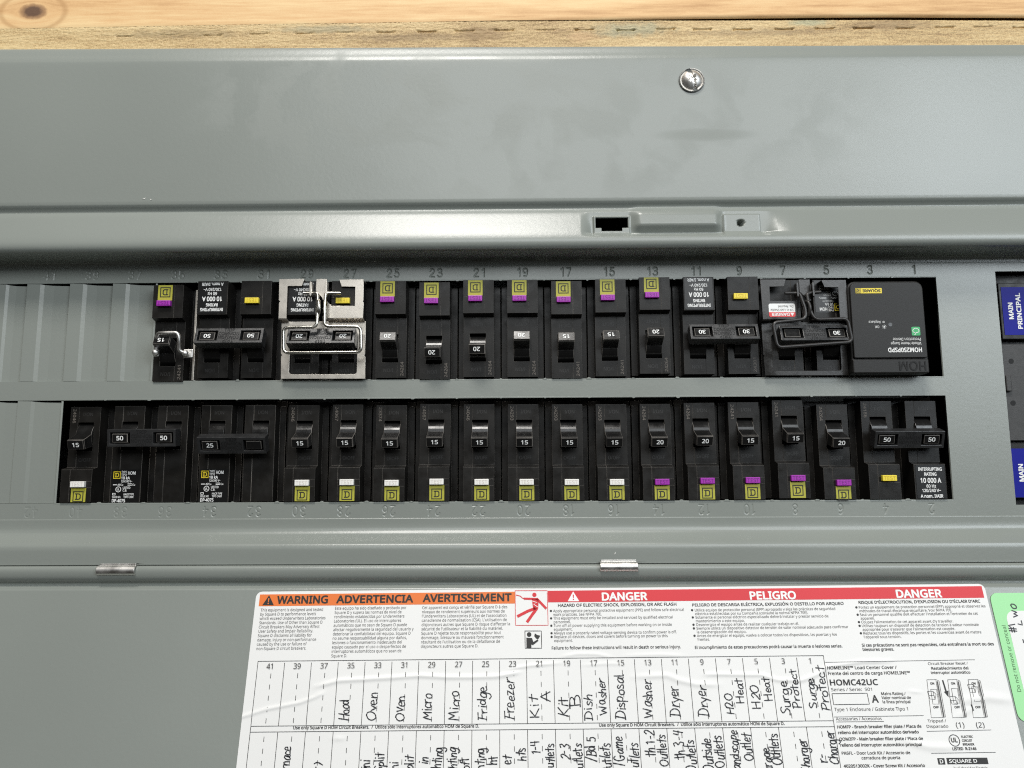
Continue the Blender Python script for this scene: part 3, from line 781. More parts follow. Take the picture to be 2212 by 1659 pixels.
def trip_bar(t, al, amps, amps2, d=17.2):
    key = ('bar', al, d)
    def mk():
        xs = [-BARX, -17.6, -16.6, -7.4, -6.3, 6.9, 8.1, 17.3, 18.2, BARX+.4]
        zs = [-4.9, -3.2, -2.6, 2.6, 3.2, 4.9]
        def hf(i, j):
            x = (xs[i]+xs[i+1])/2; z = (zs[j]+zs[j+1])/2
            if abs(z) < 3.2 and (-17.6 < x < -6.3 or 6.9 < x < 18.2): return -4.5
            return 0.0
        n, tt = handle_frame(al)
        mp = lambda x, b, h: (x, VC+b*tt[0]+(d+h)*n[0], HC+b*tt[1]+(d+h)*n[1])
        return cells('trip_bar', xs, zs, hf, 'trip_bar_plastic', mp=mp, base=-6.0)
    bar = add('trip_bar', cached(key, mk), t, .25)
    tm = tip_map(al, d)
    add('lettering', cached(('ct', al, d), lambda: join('lettering', [
        text('l', s, 'engraved', .3 if r == 0 else .3, z, 1.9, width=w, align='CENTER', bold=.008, parent=False, mp=tm, rot=r)
        for (s, z, w, r) in (('TRIP', 2.6, 6.2, 0), ('COMMON', .25, 11.6, 0), ('COMMON', -.35, 11.6, 180), ('TRIP', -2.7, 6.2, 180))])), bar)
    for cx, am in ((-12.7, amps), (12.7, amps2)):
        off = HX-.1 if cx < 0 else HX-.6
        def tipm(cx=cx):
            n, tt = handle_frame(al)
            def pt(b, dd): return (VC+b*tt[0]+dd*n[0], HC+b*tt[1]+dd*n[1])
            return prism('handle', [pt(-2.5, d-.45), pt(2.5, d-.45), pt(3.3, 6.5), pt(3.3, 0), pt(-3.3, 0), pt(-3.3, 6.5)], cx+off-4.4+(0 if cx < 0 else .2), cx+off+4.4, 'handle_plastic')
        hd = add('handle', cached(('tip', al, d, cx), tipm), t, .3)
        if am: add('amp_number', cached(('ta', am, al, d, cx), lambda: text('amp_number', am, 'white_print', cx+off+.1, -1.15, 2.3, width=3.9, bold=.018, align='CENTER', parent=False, mp=tip_map(al, d-.45))), hd)
        def barrelm(cx=cx):
            return prism('barrel', [(VC+7.9*math.cos(R(a)), HC+7.9*math.sin(R(a))) for a in range(-20, 201, 10)], cx+HX-4.6, cx+HX+4.6, 'handle_plastic')
        add('pivot', cached(('pv', cx), barrelm), t, .2)
def double(n, amps, amps2, kind, al=20, dv=0, code=None, label='', dx=0):
    """two-pole breaker; n is the slot of the pole on the left of the photo"""
    top = n % 2 == 1; xc = slot_x(n)+P/2+dx
    t = breaker_root('double_breaker', xc, top, dv)
    flat = kind == 'rating'
    for cx in (-P/2, P/2):
        c = add('case', body_mesh('flat' if flat else 'raised', max(1.2, .5-dv)), t, .32); c.location = V(cx, 0, 0)
    trip_bar(t, al, amps, amps2)
    if flat: rating_label(t, -P/2)
    else:
        tb = empty('test_pole', -P/2, 0, 0); tb.parent = t; bpy.data.objects.remove(tb)
        test_button(t, 'yellow', v0=11.6, x=-P/2+1.9)
        interrupt_label(t, P/2)
    if code:
        add('date_code', cached(('dc2', code), lambda: text('date_code', code, 'laser_code', -P/2-7.3, 56.2, 1.75, width=8.2, h=1.06, parent=False, rot=-90)), t)
    add('on_mark', cached(('on2',), lambda: join('on_mark', [text('o', 'I/ON', 'moulded_text', cx+1.4, 52.0, 2.0, width=5.6, h=1.05, align='CENTER', parent=False) for cx in (-P/2, P/2)])), t)
    tag(t, label, 'circuit breaker', 'two-pole breakers with common trip bars')
    return t
def interrupt_label(t, cx):
    f = add('rating_label', cached(('il', cx), lambda: plate('rating_label', [rrect(cx-8.0, cx+8.2, 1.9, 20.4, .8)], .14, 'label_black', h=6.14)), t)
    lines = (('INTERRUPTING', 17.3, 1.7, 13.2, .03), ('RATING', 14.5, 1.7, 6.8, .03), ('10 000 A', 10.6, 2.5, 11.6, .03), ('60 Hz', 7.9, 1.65, 5.4, .022), ('120/240 V~', 5.4, 1.7, 10.4, .022), ('A nom. I/AIR', 2.3, 1.7, 12.6, .03))
    add('lettering', cached(('ill', cx), lambda: join('lettering', [text('l', s, 'white_print', cx+.1, z, c, width=w, bold=b, align='CENTER', h=6.2, parent=False) for s, z, c, w, b in lines])), f)
def rating_label(t, cx):
    f = add('rating_label', cached(('rl', cx), lambda: plate('rating_label', [rect(cx-7.9, cx+7.9, 1.5, 20.6)], .14, 'label_black', h=1.14)), t)
    H_ = 1.2; X = cx-7.3
    def mk():
        T = lambda s, x, z, c, w=None, b=.012: text('l', s, 'white_print', X+x, z, c, width=w, bold=b, h=H_, parent=False)
        parts = [T('TYPE', 4.7, 18.6, 1.2, 3.1), T('TIPO', 4.7, 17.0, 1.2, 3.0), T('HOM', 8.5, 17.7, 1.75, 4.3, .022), T('10 kA', 4.7, 15.0, 1.55, 5.0, .026), T('120/240 V~', 4.7, 13.3, 1.15, 6.4),
                 T('Al/Cu', 2.8, 11.4, 1.05, 3.2), T('Cu', 11.4, 11.4, 1.05, 1.5), T('LISTED', 6.0, 9.6, 1.2, 4.3), T('C.B.', 6.0, 8.1, 1.2, 2.4), T('UL', 2.6, 8.75, 1.1, 1.5, .02),
                 T('ISSUE NO.', .1, 4.4, 1.1, 5.0), T('HACR TYPE', 6.7, 5.9, 1.1, 5.8), T('TIPO CARR', 6.7, 4.4, 1.1, 5.7), T('DP-4075', .1, 2.0, 1.75, 7.6, .022)]
        parts.append(plate('ring', [circle(X+3.4, 9.3, 1.6), circle(X+3.4, 9.3, 1.3)[::-1]], .05, 'white_print', h=H_))
        parts.append(plate('bar', [rect(X+.2, X+2.4, 11.7, 12.1)], .05, 'white_print', h=H_))
        parts.append(plate('bar', [rect(X+8.6, X+11.0, 11.5, 11.8)], .05, 'white_print', h=H_))
        parts.append(plate('bar', [rect(X+8.6, X+11.0, 12.3, 12.6)], .05, 'white_print', h=H_))
        parts.append(plate('bar', [rect(X+.1, X+1.9, 6.0, 7.2), rect(X+.35, X+1.65, 6.25, 6.95)[::-1]], .05, 'white_print', h=H_))
        return join('lettering', parts)
    add('lettering', cached(('rll', cx), mk), f)
    add('emblem', cached(('rle', cx), lambda: emblem('emblem', X+.1, 15.4, 4.1, 'logo_yellow', H_)), f)

# upper row, from the left
b35 = single(35, '15', 'purple', dv=1.6, code='24241', dx=-2.2)
double(33, '50', '50', 'interrupt', dv=-.3, dx=-1.8, label='black two-pole 50 amp breaker under stamped numbers thirty-three and thirty-one, yellow test button')
double(29, '20', '20', 'interrupt', dv=.2, code='24264', label='black two-pole 20 amp breaker behind the silver locking plate')
single(25, '20', 'purple', dv=.2)
single(23, '20', 'purple', al=-11, dv=1.2)
single(21, '20', 'purple', al=-9, dv=0)
single(19, '20', 'purple', dv=.1)
single(17, '15', 'purple', dv=1.0, code='24241')
single(15, '15', 'purple', dv=.1, code='24241')
single(13, '20', 'purple', dv=-1.3)
double(11, '30', '30', 'interrupt', dv=-.8, code='24301', label='black two-pole 30 amp breaker under stamped numbers eleven and nine, yellow test button')
double(7, '30', None, 'rating', dv=.3, label='black two-pole 30 amp breaker behind the black locking plate')
# lower row, from the left
single(40, '15', 'white', dv=-2.0, code='24046', dx=-.4)
double(38, '50', '50', 'rating', al=8, dv=-1.6, label='black two-pole 50 amp breaker over stamped numbers thirty-eight and thirty-six, plain front')
double(34, '25', None, 'rating', al=24, dv=-1.4, label='black two-pole 25 amp breaker over stamped numbers thirty-four and thirty-two, plain front')
for n, code, dv in ((30, '24046', -1.7), (28, '24067', -1.5), (26, '23374', -2.0), (24, '24067', -1.4), (22, '24046', -1.7), (20, '24293', -1.8), (18, '24293', -2.0), (16, '24293', -2.1)):
    single(n, '15', 'white', dv=dv, code=code)
for n, a, code, dv in ((14, '20', '24264', -2.1), (12, '20', '24264', -1.6), (10, '15', '24241', -1.4), (8, '15', '24241', -.3), (6, '20', '24264', -3.0)):
    single(n, a, 'purple', dv=dv, code=code)
double(4, '50', '50', 'interrupt', dv=-1.2, code='24186', label='black two-pole 50 amp breaker over stamped numbers four and two, yellow test button')

# ------------------------------------------------------------------ surge protector (slots 1 and 3)
def make_surge():
    t = breaker_root('surge_protector', -P-8.9, True, 0)
    tag(t, 'black surge protector module with yellow logo and green symbol, right end of the upper row', 'surge protector')
    base = plate('case', [rrect(-21.6, 21.4, 4.6, 58.0, 4.5, corners=(.35, .35, 1, 1))], 22, 'module_plastic', h=8.6, bevel=.5)
    add('case', base, t)
    add('front_plate', plate('front_plate', [rrect(-20.6, 20.5, 5.5, 49.2, 4.0, corners=(.2, .2, 1, 1))], 2.4, 'module_plastic', h=10.2, bevel=.35), t)
    foot = add('lower_ledge', box('lower_ledge', -21.3, 21.2, 49.9, 57.8, 4, 9.7, 'module_plastic'), t, .6)
    add('lettering', text('lettering', 'HOM', 'engraved', -19.6, 51.4, 4.9, width=15.2, bold=.02, h=9.78, parent=False), foot)
    lg = add('logo', plate('logo', [rect(2.6, 17.4, 9.0, 12.0)], .12, 'logo_yellow', h=10.32), t)
    add('lettering', text('lettering', 'SQUARE', 'print_black', 3.3, 9.75, 1.5, width=10.2, bold=.03, h=10.4, parent=False), lg)
    sq = add('emblem_ground', plate('emblem_ground', [rect(14.3, 17.2, 9.15, 11.85)], .1, 'print_black', h=10.38), lg)
    add('emblem', emblem('emblem', 14.5, 9.3, 2.4, 'logo_yellow', 10.44), lg)
    def T(s, x, z, c, w, b=0.0, m='white_print'): return text('lettering', s, m, x, z, c, width=w, bold=b, h=10.3, parent=False)
    add('lettering', join('lettering', [T('HOM250PSPD', -17.6, 43.6, 2.4, 19.0, .03), T('Whole Home Surge', -17.5, 40.3, 1.6, 17.0), T('Protection Device', -17.4, 37.9, 1.6, 15.6), T('OK', 5.4, 30.8, 1.35, 2.4), T('Replace', 4.6, 28.0, 1.35, 6.6)]), t)
    rays = [plate('r', [circle(2.6, 31.5, .42)], .05, 'white_print', h=10.3)]
    for k in range(8):
        a = k*math.pi/4; rays.append(ribbon('r', [[(2.6+.7*math.cos(a), 31.5+.7*math.sin(a)), (2.6+1.25*math.cos(a), 31.5+1.25*math.sin(a))]], .16, 'white_print', h=10.3))
    rays.append(plate('r', [circle(2.8, 28.7, .55, 16), circle(2.8, 28.7, .35, 16)[::-1]], .05, 'white_print', h=10.3))
    add('indicator_marks', join('indicator_marks', rays), t)
    add('indicator_lens', plate('indicator_lens', [circle(-.9, 30.2, 1.1)], .15, 'trip_bar_plastic', h=10.34), t)
    g = add('symbol', plate('symbol', [rrect(-17.4, -12.6, 31.6, 36.6, .6)], .12, 'green_symbol', h=10.32), t)
    add('symbol_line', ribbon('symbol_line', [smoothline([(-16.7, 34.3), (-16.4, 33.2), (-14.9, 32.4), (-13.5, 33.2), (-13.2, 34.2), (-14.0, 34.9), (-15.6, 34.9), (-16.7, 34.3)]), [(-14.6, 34.9), (-14.8, 35.6), (-14.1, 36.2)]], .3, 'white_print', h=10.42), g)
make_surge()

# ------------------------------------------------------------------ main breaker at the right edge
def make_main():
    t = empty('main_breaker', 60.6, -70, -5.0)
    tag(t, 'black main breaker with blue labels at the right edge of the picture', 'main breaker')
    o = (60, -70)
    def A(name, me, bevel=0):
        ob = obj(name, me, t, bevel); ob.location = V(-o[0], -o[1], 0); return ob
    A('case', box('case', 34.0, 131, -137.5, -.5, -40, -2.5, 'black_plastic'), .3)
    A('upper_block', box('upper_block', 36.0, 128, -41.5, -8.0, -4, 3.2, 'black_plastic'), .4)
    A('lower_block', box('lower_block', 33.6, 128, -132.6, -101.5, -4, 3.2, 'black_plastic'), .4)
    A('centre_plate', box('centre_plate', 34.6, 128, -100.0, -44.3, -4, 2.2, 'main_plate'), .3)
    l1 = A('blue_label', plate('blue_label', [rect(37.4, 62, -39.0, -10.6)], .15, 'blue_label', h=3.4))
    l2 = A('blue_label', plate('blue_label', [rect(34.6, 62, -132.0, -104.6)], .15, 'blue_label', h=3.4))
    for l, z0 in ((l1, -24.8), (l2, -118.3)):
        x0 = 43.2 if l is l1 else 40.6
        obj('lettering', join('lettering', [text('l', 'MAIN', 'white_print', x0, z0, 2.5, width=9.9, bold=.035, h=3.5, align='CENTER', rot=90, parent=False), text('l', 'PRINCIPAL', 'white_print', x0+4.7, z0, 2.5, width=21.4, bold=.035, h=3.5, align='CENTER', rot=90, parent=False)]), l)
    for z in (-54.2, -78.5): 
        A('screw_hole', plate('screw_hole', [circle(40.3 if z > -60 else 39.2, z, 1.5)], .1, 'engraved', h=2.3))
    A('slider', box('slider', 35.2, 38.4, -72.0, -62.6, 1, 4.2, 'main_plate'), .6)
make_main()

# ------------------------------------------------------------------ handle locking devices
def lock_plate(name, x0, dz, mplate, mwire, label, wire_pts, hooks, sticker=False):
    """steel bracket over a two-pole breaker with a wire bail; x0 = left edge"""
    t = empty(name, x0, -5.2+dz, 7.5); tag(t, label, 'handle lock', 'handle locking plates')
    O = V(-x0, 5.2-dz, -7.5)
    def A(nm, me, bevel=0, par=None):
        ob = obj(nm, me, par or t, bevel)
        if par is None: ob.location = O
        return ob
    a = x0; z = dz
    up = [(a, -5.2+z), (a+14.4, -5.2+z), (a+13.6, -9.4+z), (a+5.2, -9.4+z)]
    L_ = [(a, -5.0+z), (a+14.6, -5.0+z), (a+14.2, -6.4+z), (a+13.4, -9.3+z), (a+5.1, -9.3+z), (a+5.1, -28.4+z), (a+.4, -28.4+z), (a+.4, -19.0+z), (a+1.0, -18.3+z), (a+.2, -17.6+z)]
    if sticker:
        L_ = [(a, -5.0+z), (a+14.6, -5.0+z), (a+13.4, -9.3+z), (a+5.1, -9.3+z), (a+5.1, -17.6+z), (a+20.5, -17.6+z), (a+20.5, -28.4+z), (a+.4, -28.4+z)]
    R_ = [(a+49.0, -5.6+z), (a+35.0, -5.6+z), (a+35.2, -6.6+z), (a+36.4, -9.8+z), (a+44.2, -10.0+z), (a+44.2, -21.2+z), (a+30.8, -21.2+z), (a+28.2, -18.4+z), (a+28.2, -28.4+z), (a+49.2, -28.4+z), (a+49.3, -19.4+z), (a+48.6, -18.7+z), (a+49.2, -18.0+z)]
    if sticker:
        R_ = [(a+49.0, -5.6+z), (a+35.0, -5.6+z), (a+36.4, -9.8+z), (a+44.2, -10.0+z), (a+44.2, -28.4+z), (a+49.2, -28.4+z)]
    A('upper_plate', plate('upper_plate', [L_], .9, mplate, h=7.6, bevel=.12))
    A('upper_plate', plate('upper_plate', [R_], .9, mplate, h=7.6, bevel=.12))
    A('top_flange', box('top_flange', a, a+14.6, -5.9+z, -5.0+z, -1, 7.2, mplate), .25)
    A('top_flange', box('top_flange', a+35.0, a+49.0, -6.4+z, -5.5+z, -1, 7.2, mplate), .25)
    A('tongue', plate('tongue', [[(a+21.8, -5.4+z), (a+28.0, -5.4+z), (a+28.0, -17.5+z), (a+26.8, -19.2+z), (a+25.0, -16.0+z), (a+21.8, -12.5+z)]], .9, mplate, h=8.4, bevel=.12))
    for ex in (a+18.9, a+27.8):
        A('ear', plate('ear', [[(ex, -8.6+z), (ex+.5, -8.0+z), (ex+1.2, -8.0+z), (ex+1.3, -15.5+z), (ex+.8, -16.6+z), (ex+.1, -15.6+z)]], 4.5, mplate, h=12.0, bevel=.15))
    rs = [(-28.2+z, 7.6), (-28.2+z, 6.7), (-29.2+z, 2.2), (-29.6+z, 2.2), (-29.0+z, 7.2)]
    A('riser', prism('riser', rs, a+.4, a+5.1, mplate)); A('riser', prism('riser', rs, a+28.2, a+49.3, mplate))
    zb = -63.0 if not sticker else -62.7
    low = [(a+.9, -29.2+z), (a+49.8, -29.4+z), (a+49.9, -48.6+z), (a+49.2, -49.4+z), (a+50.0, -50.2+z), (a+50.3, zb), (a+1.6, zb+.2), (a+1.2, -49.6+z), (a+1.9, -48.9+z), (a+1.1, -48.2+z)]
    hole = rrect(a+6.2, a+45.2, zb+2.8, -36.5+z, 1.4)
    A('lower_plate', plate('lower_plate', [low, hole[::-1]], .9, mplate, h=3.1, bevel=.12))
    w = tube('bail_wire', wire_pts, .95, mwire, fillet=3.0); A('bail_wire', w)
    for hk in hooks: A('hook_end', tube('hook_end', hk, .95, mwire, fillet=1.5))
    ring = []
    for k in range(20):
        q = 2*math.pi*k/20; ring.append((a+24.1+1.1*math.cos(q), -23.2+z+4.2*math.sin(q), 11.4+2.3*math.cos(q)))
    A('lock_eye', tube('lock_eye', ring, .95, mwire, closed=True))
    if sticker:
        s = A('warning_sticker', plate('warning_sticker', [rrect(a+4.0, a+19.0, -27.1+z, -19.3+z, 1.0)], .12, 'white_print', h=7.75))
        obj('red_band', plate('red_band', [rrect(a+4.0, a+19.0, -27.1+z, -24.3+z, 1.0, corners=(0, 0, 1, 1))], .1, 'sticker_red', h=7.82), s)
        cx = a+11.5
        tx = join('lettering', [text('l', 'DANGER', 'white_print', a+15.6, -24.8+z, 1.7, width=10.2, bold=.03, h=7.9, rot=180, parent=False),
             plate('tri', [[(a+18.4, -24.7+z), (a+16.0, -24.7+z), (a+17.2, -26.7+z)]], .05, 'white_print', h=7.9)])
        obj('lettering', tx, s)
        obj('lettering', join('lettering', [text('l', '1/4 in. Lock Shackle', 'print_grey', a+18.0, -22.4+z, 1.25, width=13.0, h=7.9, rot=180, parent=False), text('l', 'Dia. Required', 'print_grey', a+18.0, -20.4+z, 1.25, width=8.6, h=7.9, rot=180, parent=False)]), s)
    return t
HW = 13.2
lock_plate('locking_plate', -382.0, 0, 'steel', 'wire_steel', 'silver steel locking plate with a bent wire bail, left of stamped number twenty-five',
    [(-361.5, -14.3, 10.2), (-358.4, -14.6, 11), (-357.9, -22, 12.4), (-357.8, -34.7, HW), (-376.8, -34.9, HW), (-376.2, -49.4, HW), (-332.4, -49.3, HW), (-332.9, -34.6, HW), (-353.5, -34.4, HW), (-353.9, -22, 12.4), (-353.8, -14.5, 11), (-351.0, -14.3, 10.2)],
    [[(-367.0, -14.3, 10.2), (-361.4, -14.3, 10.2)], [(-351.2, -14.3, 10.2), (-345.4, -14.4, 10.2)]])
lock_plate('locking_plate', -104.6, -2.4, 'black_steel', 'black_wire', 'black locking plate with a black wire bail and red danger sticker, beside the surge protector',
    [(-86.5, -16.3, 10.2), (-83.8, -16.6, 11), (-81.4, -26.5, 12.4), (-82.0, -32.0, HW), (-100.6, -34.0, HW), (-98.6, -48.2, HW), (-56.6, -45.3, HW), (-58.6, -31.9, HW), (-77.0, -32.4, HW), (-79.2, -26.0, 12.4), (-79.8, -16.9, 11), (-76.5, -16.1, 10.2)],
    [[(-91.8, -16.3, 10.2), (-86.4, -16.3, 10.2)], [(-76.8, -16.1, 10.2), (-71.5, -15.7, 10.2)]], sticker=True)
def make_clip():
    t = empty('handle_clip', -442, -44, 9); tag(t, 'small steel wire clip hooked over the breaker handle under stamped number thirty-five', 'handle lock')
    def A(nm, me, bevel=0):
        ob = obj(nm, me, t, bevel); ob.location = V(442, 44, -9); return ob
    A('clip_wire', tube('clip_wire', [(-451.8, -47.6, 7.0), (-450.8, -42.5, 8.0), (-449.6, -37.0, 10.4), (-437.6, -37.0, 11.0), (-436.9, -41.0, 10.6), (-437.6, -47.0, 8.6), (-434.6, -48.0, 7.0)], 1.05, 'bright_steel', fillet=2.0))
    def ball(nm, c, r):
        bm = bmesh.new(); bmesh.ops.create_uvsphere(bm, u_segments=20, v_segments=12, radius=r*MM)
        bmesh.ops.translate(bm, verts=bm.verts, vec=V(*c)); me = bpy.data.meshes.new(nm); bm.to_mesh(me); bm.free()
        me.materials.append(MAT['bright_steel']); me.shade_smooth(); A(nm, me)
    ball('rivet', (-451.8, -47.6, 7.0), 2.0); ball('rivet', (-434.6, -48.2, 7.0), 1.9)
    A('clip_tab', box('clip_tab', -453.6, -450.4, -49.8, -45.3, 4.6, 6.2, 'bright_steel'), .5)
    A('clip_tab', box('clip_tab', -436.6, -431.0, -50.6, -45.5, 4.0, 5.4, 'bright_steel'), .5)
    A('side_strip', box('side_strip', -433.6, -432.3, -62.8, -9.0, -10, -.5, 'steel'), .2)
    A('side_strip', box('side_strip', -454.4, -453.6, -62.8, -9.0, -10, -1.0, 'bright_steel'), .2)
make_clip()

# ------------------------------------------------------------------ directory label on the door
lab = empty('directory_label', 0, 0, 0); lab.location = V(-387, ZD, HD)
lab.rotation_euler = (Euler((-TILT, 0, 0)).to_matrix() @ Euler((0, -.0075, 0)).to_matrix()).to_euler()
tag(lab, 'white circuit directory label with orange and red bands and handwriting, on the door', 'label')
WR = [([(-388, 65), (-386, 64.4), (-374.7, 61.1), (-367, 59.7), (-357.7, 58), (-350, 55.3), (-346, 53)], .42, .95), ([(-351, 50.6), (-339, 47.5), (-325, 46.8), (-311, 46.1), (-296.5, 45.1), (-282, 45.9), (-270, 45.9), (-257, 45.6), (-251, 44.7), (-244, 43.5)], .5, 1.1),
      ([(-250, 42.1), (-240, 40.4), (-222, 39)], .35, .9), ([(-212, 40.2), (-199, 39.4), (-190, 39.6)], .2, .9), ([(-186, 45.9), (-168, 45.2), (-162, 47.6), (-153, 49.6), (-141, 49.8)], .4, 1.3), ([(-149, 44.9), (-141, 44.7), (-127, 45), (-119, 45), (-111, 47.6), (-98.5, 47.8), (-90, 44.9), (-84, 41), (-66, 38.8), (-50, 38.5)], .42, 1.0),
      ([(-222, 35.9), (-214, 34.6), (-204, 34.7), (-196, 36.2)], .28, .9), ([(-190, 35.5), (-170, 35.0), (-158, 35.6)], .22, .9), ([(-340, 75.0), (-333, 74.8)], .3, 1.2), ([(-20, 58), (-5, 56), (8, 57.5)], .5, 2.2), ([(-52, 76), (-40, 79), (-26, 79.5)], .4, 1.8), ([(-45, 53), (-38, 53.6)], .25, .9), ([(-24, 66), (-12, 60)], .3, 1.5)]
WSEG = []
for pts, amp, sg in WR:
    q = [(x+387, -(s+.0075*(x+387))) for x, s in pts]
    for i, (a, b) in enumerate(zip(q, q[1:])): WSEG.append((a, b, amp, sg, i == 0, i == len(q)-2))
def wrinkle(X, Z):
    X = np.asarray(X, float); Z = np.asarray(Z, float); H = np.zeros_like(X)
    for (a, b, amp, sg, first, last) in WSEG:
        ux, uz = b[0]-a[0], b[1]-a[1]; l2 = ux*ux+uz*uz
        tt = ((X-a[0])*ux+(Z-a[1])*uz)/l2; t = np.clip(tt, 0, 1)
        d = np.hypot(X-a[0]-t*ux, Z-a[1]-t*uz)
        fade = np.ones_like(X)
        if first: fade = fade*np.clip(.25+t*1.5, 0, 1)
        if last: fade = fade*np.clip(.25+(1-t)*1.5, 0, 1)
        H = np.maximum(H, amp*fade*np.exp(-(d/sg)**2))
    return H
LW, LT, LB = 394.0, -2.2, -136.0
def make_label():
    xs = np.linspace(0, 1, 380); zs = np.unique(np.concatenate([np.linspace(LB, -95, 12), np.arange(-95, -30, .42), np.arange(-30, LT, 1.2), LT-np.array([0, .3, .8, 1.5, 2.4, 3.4])]))
    def fn(U, Z):
        d = np.clip(3.2-(LT-Z), 0, 3.2); ins = 3.2-np.sqrt(np.maximum(3.2**2-d*d, 0))
        X = ins+(LW-2*ins)*U
        return X, Z, .35+wrinkle(X, Z)
    obj('sheet', grid('sheet', xs, zs, fn, 'paper'), lab)
make_label()
PH = .5       # print floats a hair above the paper
def LX(x, s): return x+387, -(s+.0075*(x+387))
def lt(s, x, sb, cap, x1=None, m='print_black', bold=0.0, align='LEFT', pitch=None, shear=0, rot=0, xs=1.0, h=PH, join_=False, res=2):
    X, Z = LX(x, sb)
    return text('lettering', s, m, X, Z, cap, width=(x1-x) if x1 else None, h=h, bold=bold, align=align, parent=False if join_ else lab, pitch=pitch, shear=shear, rot=rot, xs=xs, res=res, hf=wrinkle)
def lp(name, loops, m, h=PH-.07):
    q = [[LX(x, s) for x, s in lp_] for lp_ in loops]
    return obj(name, plate(name, q, .06, m, h=h), lab)
def lr(name, lines, w, m='print_black', h=PH, step=1.5):
    return obj(name, ribbon(name, [[LX(x, s) for x, s in l] for l in lines], w, m, h=h, hf=wrinkle, step=step), lab)
def band(x0, x1, s0, s1): 
    k = .0075*(x0+387); return [(x0, s0), (x1, s0), (x1, s1), (x0, s1)]
def local_rect(l0, l1, y0, y1): return [[(l0-387, y0-.0075*l0), (l1-387, y0-.0075*l1), (l1-387, y1-.0075*l1), (l0-387, y1-.0075*l0)]]
lp('orange_band', local_rect(2.1, 140.6, 3.7, 9.9), 'orange')
lp('red_band', local_rect(158.4, 392.4, 3.4, 9.5), 'red')
def tri(x0, x1, sb, st, m, mk):
    c = (x0+x1)/2
    lp('warning_triangle', [[(x0, sb), (x1, sb), (c, st)]], m, h=PH)
    lp('warning_mark', [[(c-.35, st+1.7), (c+.35, st+1.7), (c+.2, sb-1.6), (c-.2, sb-1.6)]], mk, h=PH+.06)
    lp('warning_mark', [[(c-.35, sb-1.2), (c+.35, sb-1.2), (c+.35, sb-.6), (c-.35, sb-.6)]], mk, h=PH+.06)
tri(-383.0, -376.7, 9.4, 4.1, 'print_black', 'orange'); tri(-218, -211.8, 7.75, 2.6, 'white_print', 'red')
lt('WARNING', -375.3, 8.5, 3.8, -347.6, bold=.03); lt('ADVERTENCIA', -343.1, 8.3, 3.8, -301.4, bold=.03); lt('AVERTISSEMENT', -296.3, 7.8, 3.8, -248.2, bold=.03)
lt('DANGER', -199.6, 7.35, 3.9, -175.0, m='white_print', bold=.035); lt('PELIGRO', -120, 7.05, 3.9, -95.1, m='white_print', bold=.035); lt('DANGER', -41.4, 6.35, 3.9, -16.9, m='white_print', bold=.035)
G = dict(m='print_grey')
lt('This equipment is designed and tested\nby Square D to performance levels\nwhich exceed Underwriters Laboratories\nStandards. Use of Other than Square D\nCircuit Breakers May Adversely Affect\nUser Safety and Impair Reliability.\nSquare D disclaims all liability for\ndamage, injury or non-performance\ncaused by the use or failure of\nnon-Square D circuit breakers.', -383.6, 12.6, 1.5, -348.2, pitch=2.19, **G)
lt('Este equipo ha sido diseñado y probado por\nSquare D y supera las normas de nivel de\nrendimiento establecidas por Underwriters\nLaboratories (UL). El uso de interruptores\nautomáticos que no sean de Square D puede\nafectar negativamente la seguridad del usuario y\ndeteriorar la confiabilidad del equipo. Square D\nno asume responsabilidad alguna por daños,\nlesiones o funcionamiento inadecuado del\nequipo causado por el uso o desperfectos de\ninterruptores automáticos que no sean de\nSquare D.', -343.5, 11.8, 1.5, -300.6, pitch=2.2, **G)
lt("Cet appareil est conçu et vérifié par Square D à des\nniveaux de rendement supérieurs aux normes de\nl'Underwriters Laboratories (UL) et de l'association\ncanadienne de normalisation (CSA). L'utilisation de\ndisjoncteurs autres que Square D risque d'affecter la\nsécurité de l'utilisateur et la fiabilité du matériel.\nSquare D rejette toute responsabilité pour tout\ndommage, blessure ou mauvais fonctionnement\nrésultant de l'utilisation ou de la défaillance de\ndisjoncteurs autres que Square D.", -296.4, 11.6, 1.5, -249.2, pitch=2.2, **G)
lt('HAZARD OF ELECTRIC SHOCK, EXPLOSION, OR ARC FLASH', -223.3, 10.6, 1.5, -159.7, bold=.018)
lt('Apply appropriate personal protective equipment (PPE) and follow safe electrical\nwork practices. See NFPA 70E.\nThis equipment must only be installed and serviced by qualified electrical\npersonnel.\nTurn off all power supplying this equipment before working on or inside\nequipment.\nAlways use a properly rated voltage sensing device to confirm power is off.\nReplace all devices, doors and covers before turning on power to this\nequipment.', -226.0, 13.4, 1.4, -156.0, pitch=1.9, **G)
lt('Failure to follow these instructions will result in death or serious injury.', -227.3, 32.35, 1.5, -159.4, bold=.014)
lt('PELIGRO DE DESCARGA ELÉCTRICA, EXPLOSIÓN O DESTELLO POR ARQUEO', -151.3, 10.6, 1.45, -70.3, bold=.016)
lt('Utilice equipo de protección personal (EPP) apropiado y siga las prácticas de seguridad\neléctrica establecidas por su Compañía (consulte la norma NFPA 70E).\nSolamente el personal eléctrico especializado deberá instalar y prestar servicio de\nmantenimiento a este equipo.\nDesenergice el equipo antes de realizar cualquier trabajo en él.\nSiempre utilice un dispositivo detector de tensión de valor nominal adecuado para confirmar\nla desenergización del equipo.\nAntes de energizar el equipo, vuelva a colocar todos los dispositivos, las puertas y los\nfrentes.', -150.3, 13.2, 1.35, -69.8, pitch=1.87, **G)
lt('El incumplimiento de estas precauciones podrá causar la muerte o lesiones serias.', -152, 32.2, 1.45, -74.7, bold=.014)
lt("RISQUE D'ÉLECTROCUTION, D'EXPLOSION OU D'ÉCLAIR D'ARC", -62.2, 9.5, 1.45, 2.7, bold=.016)
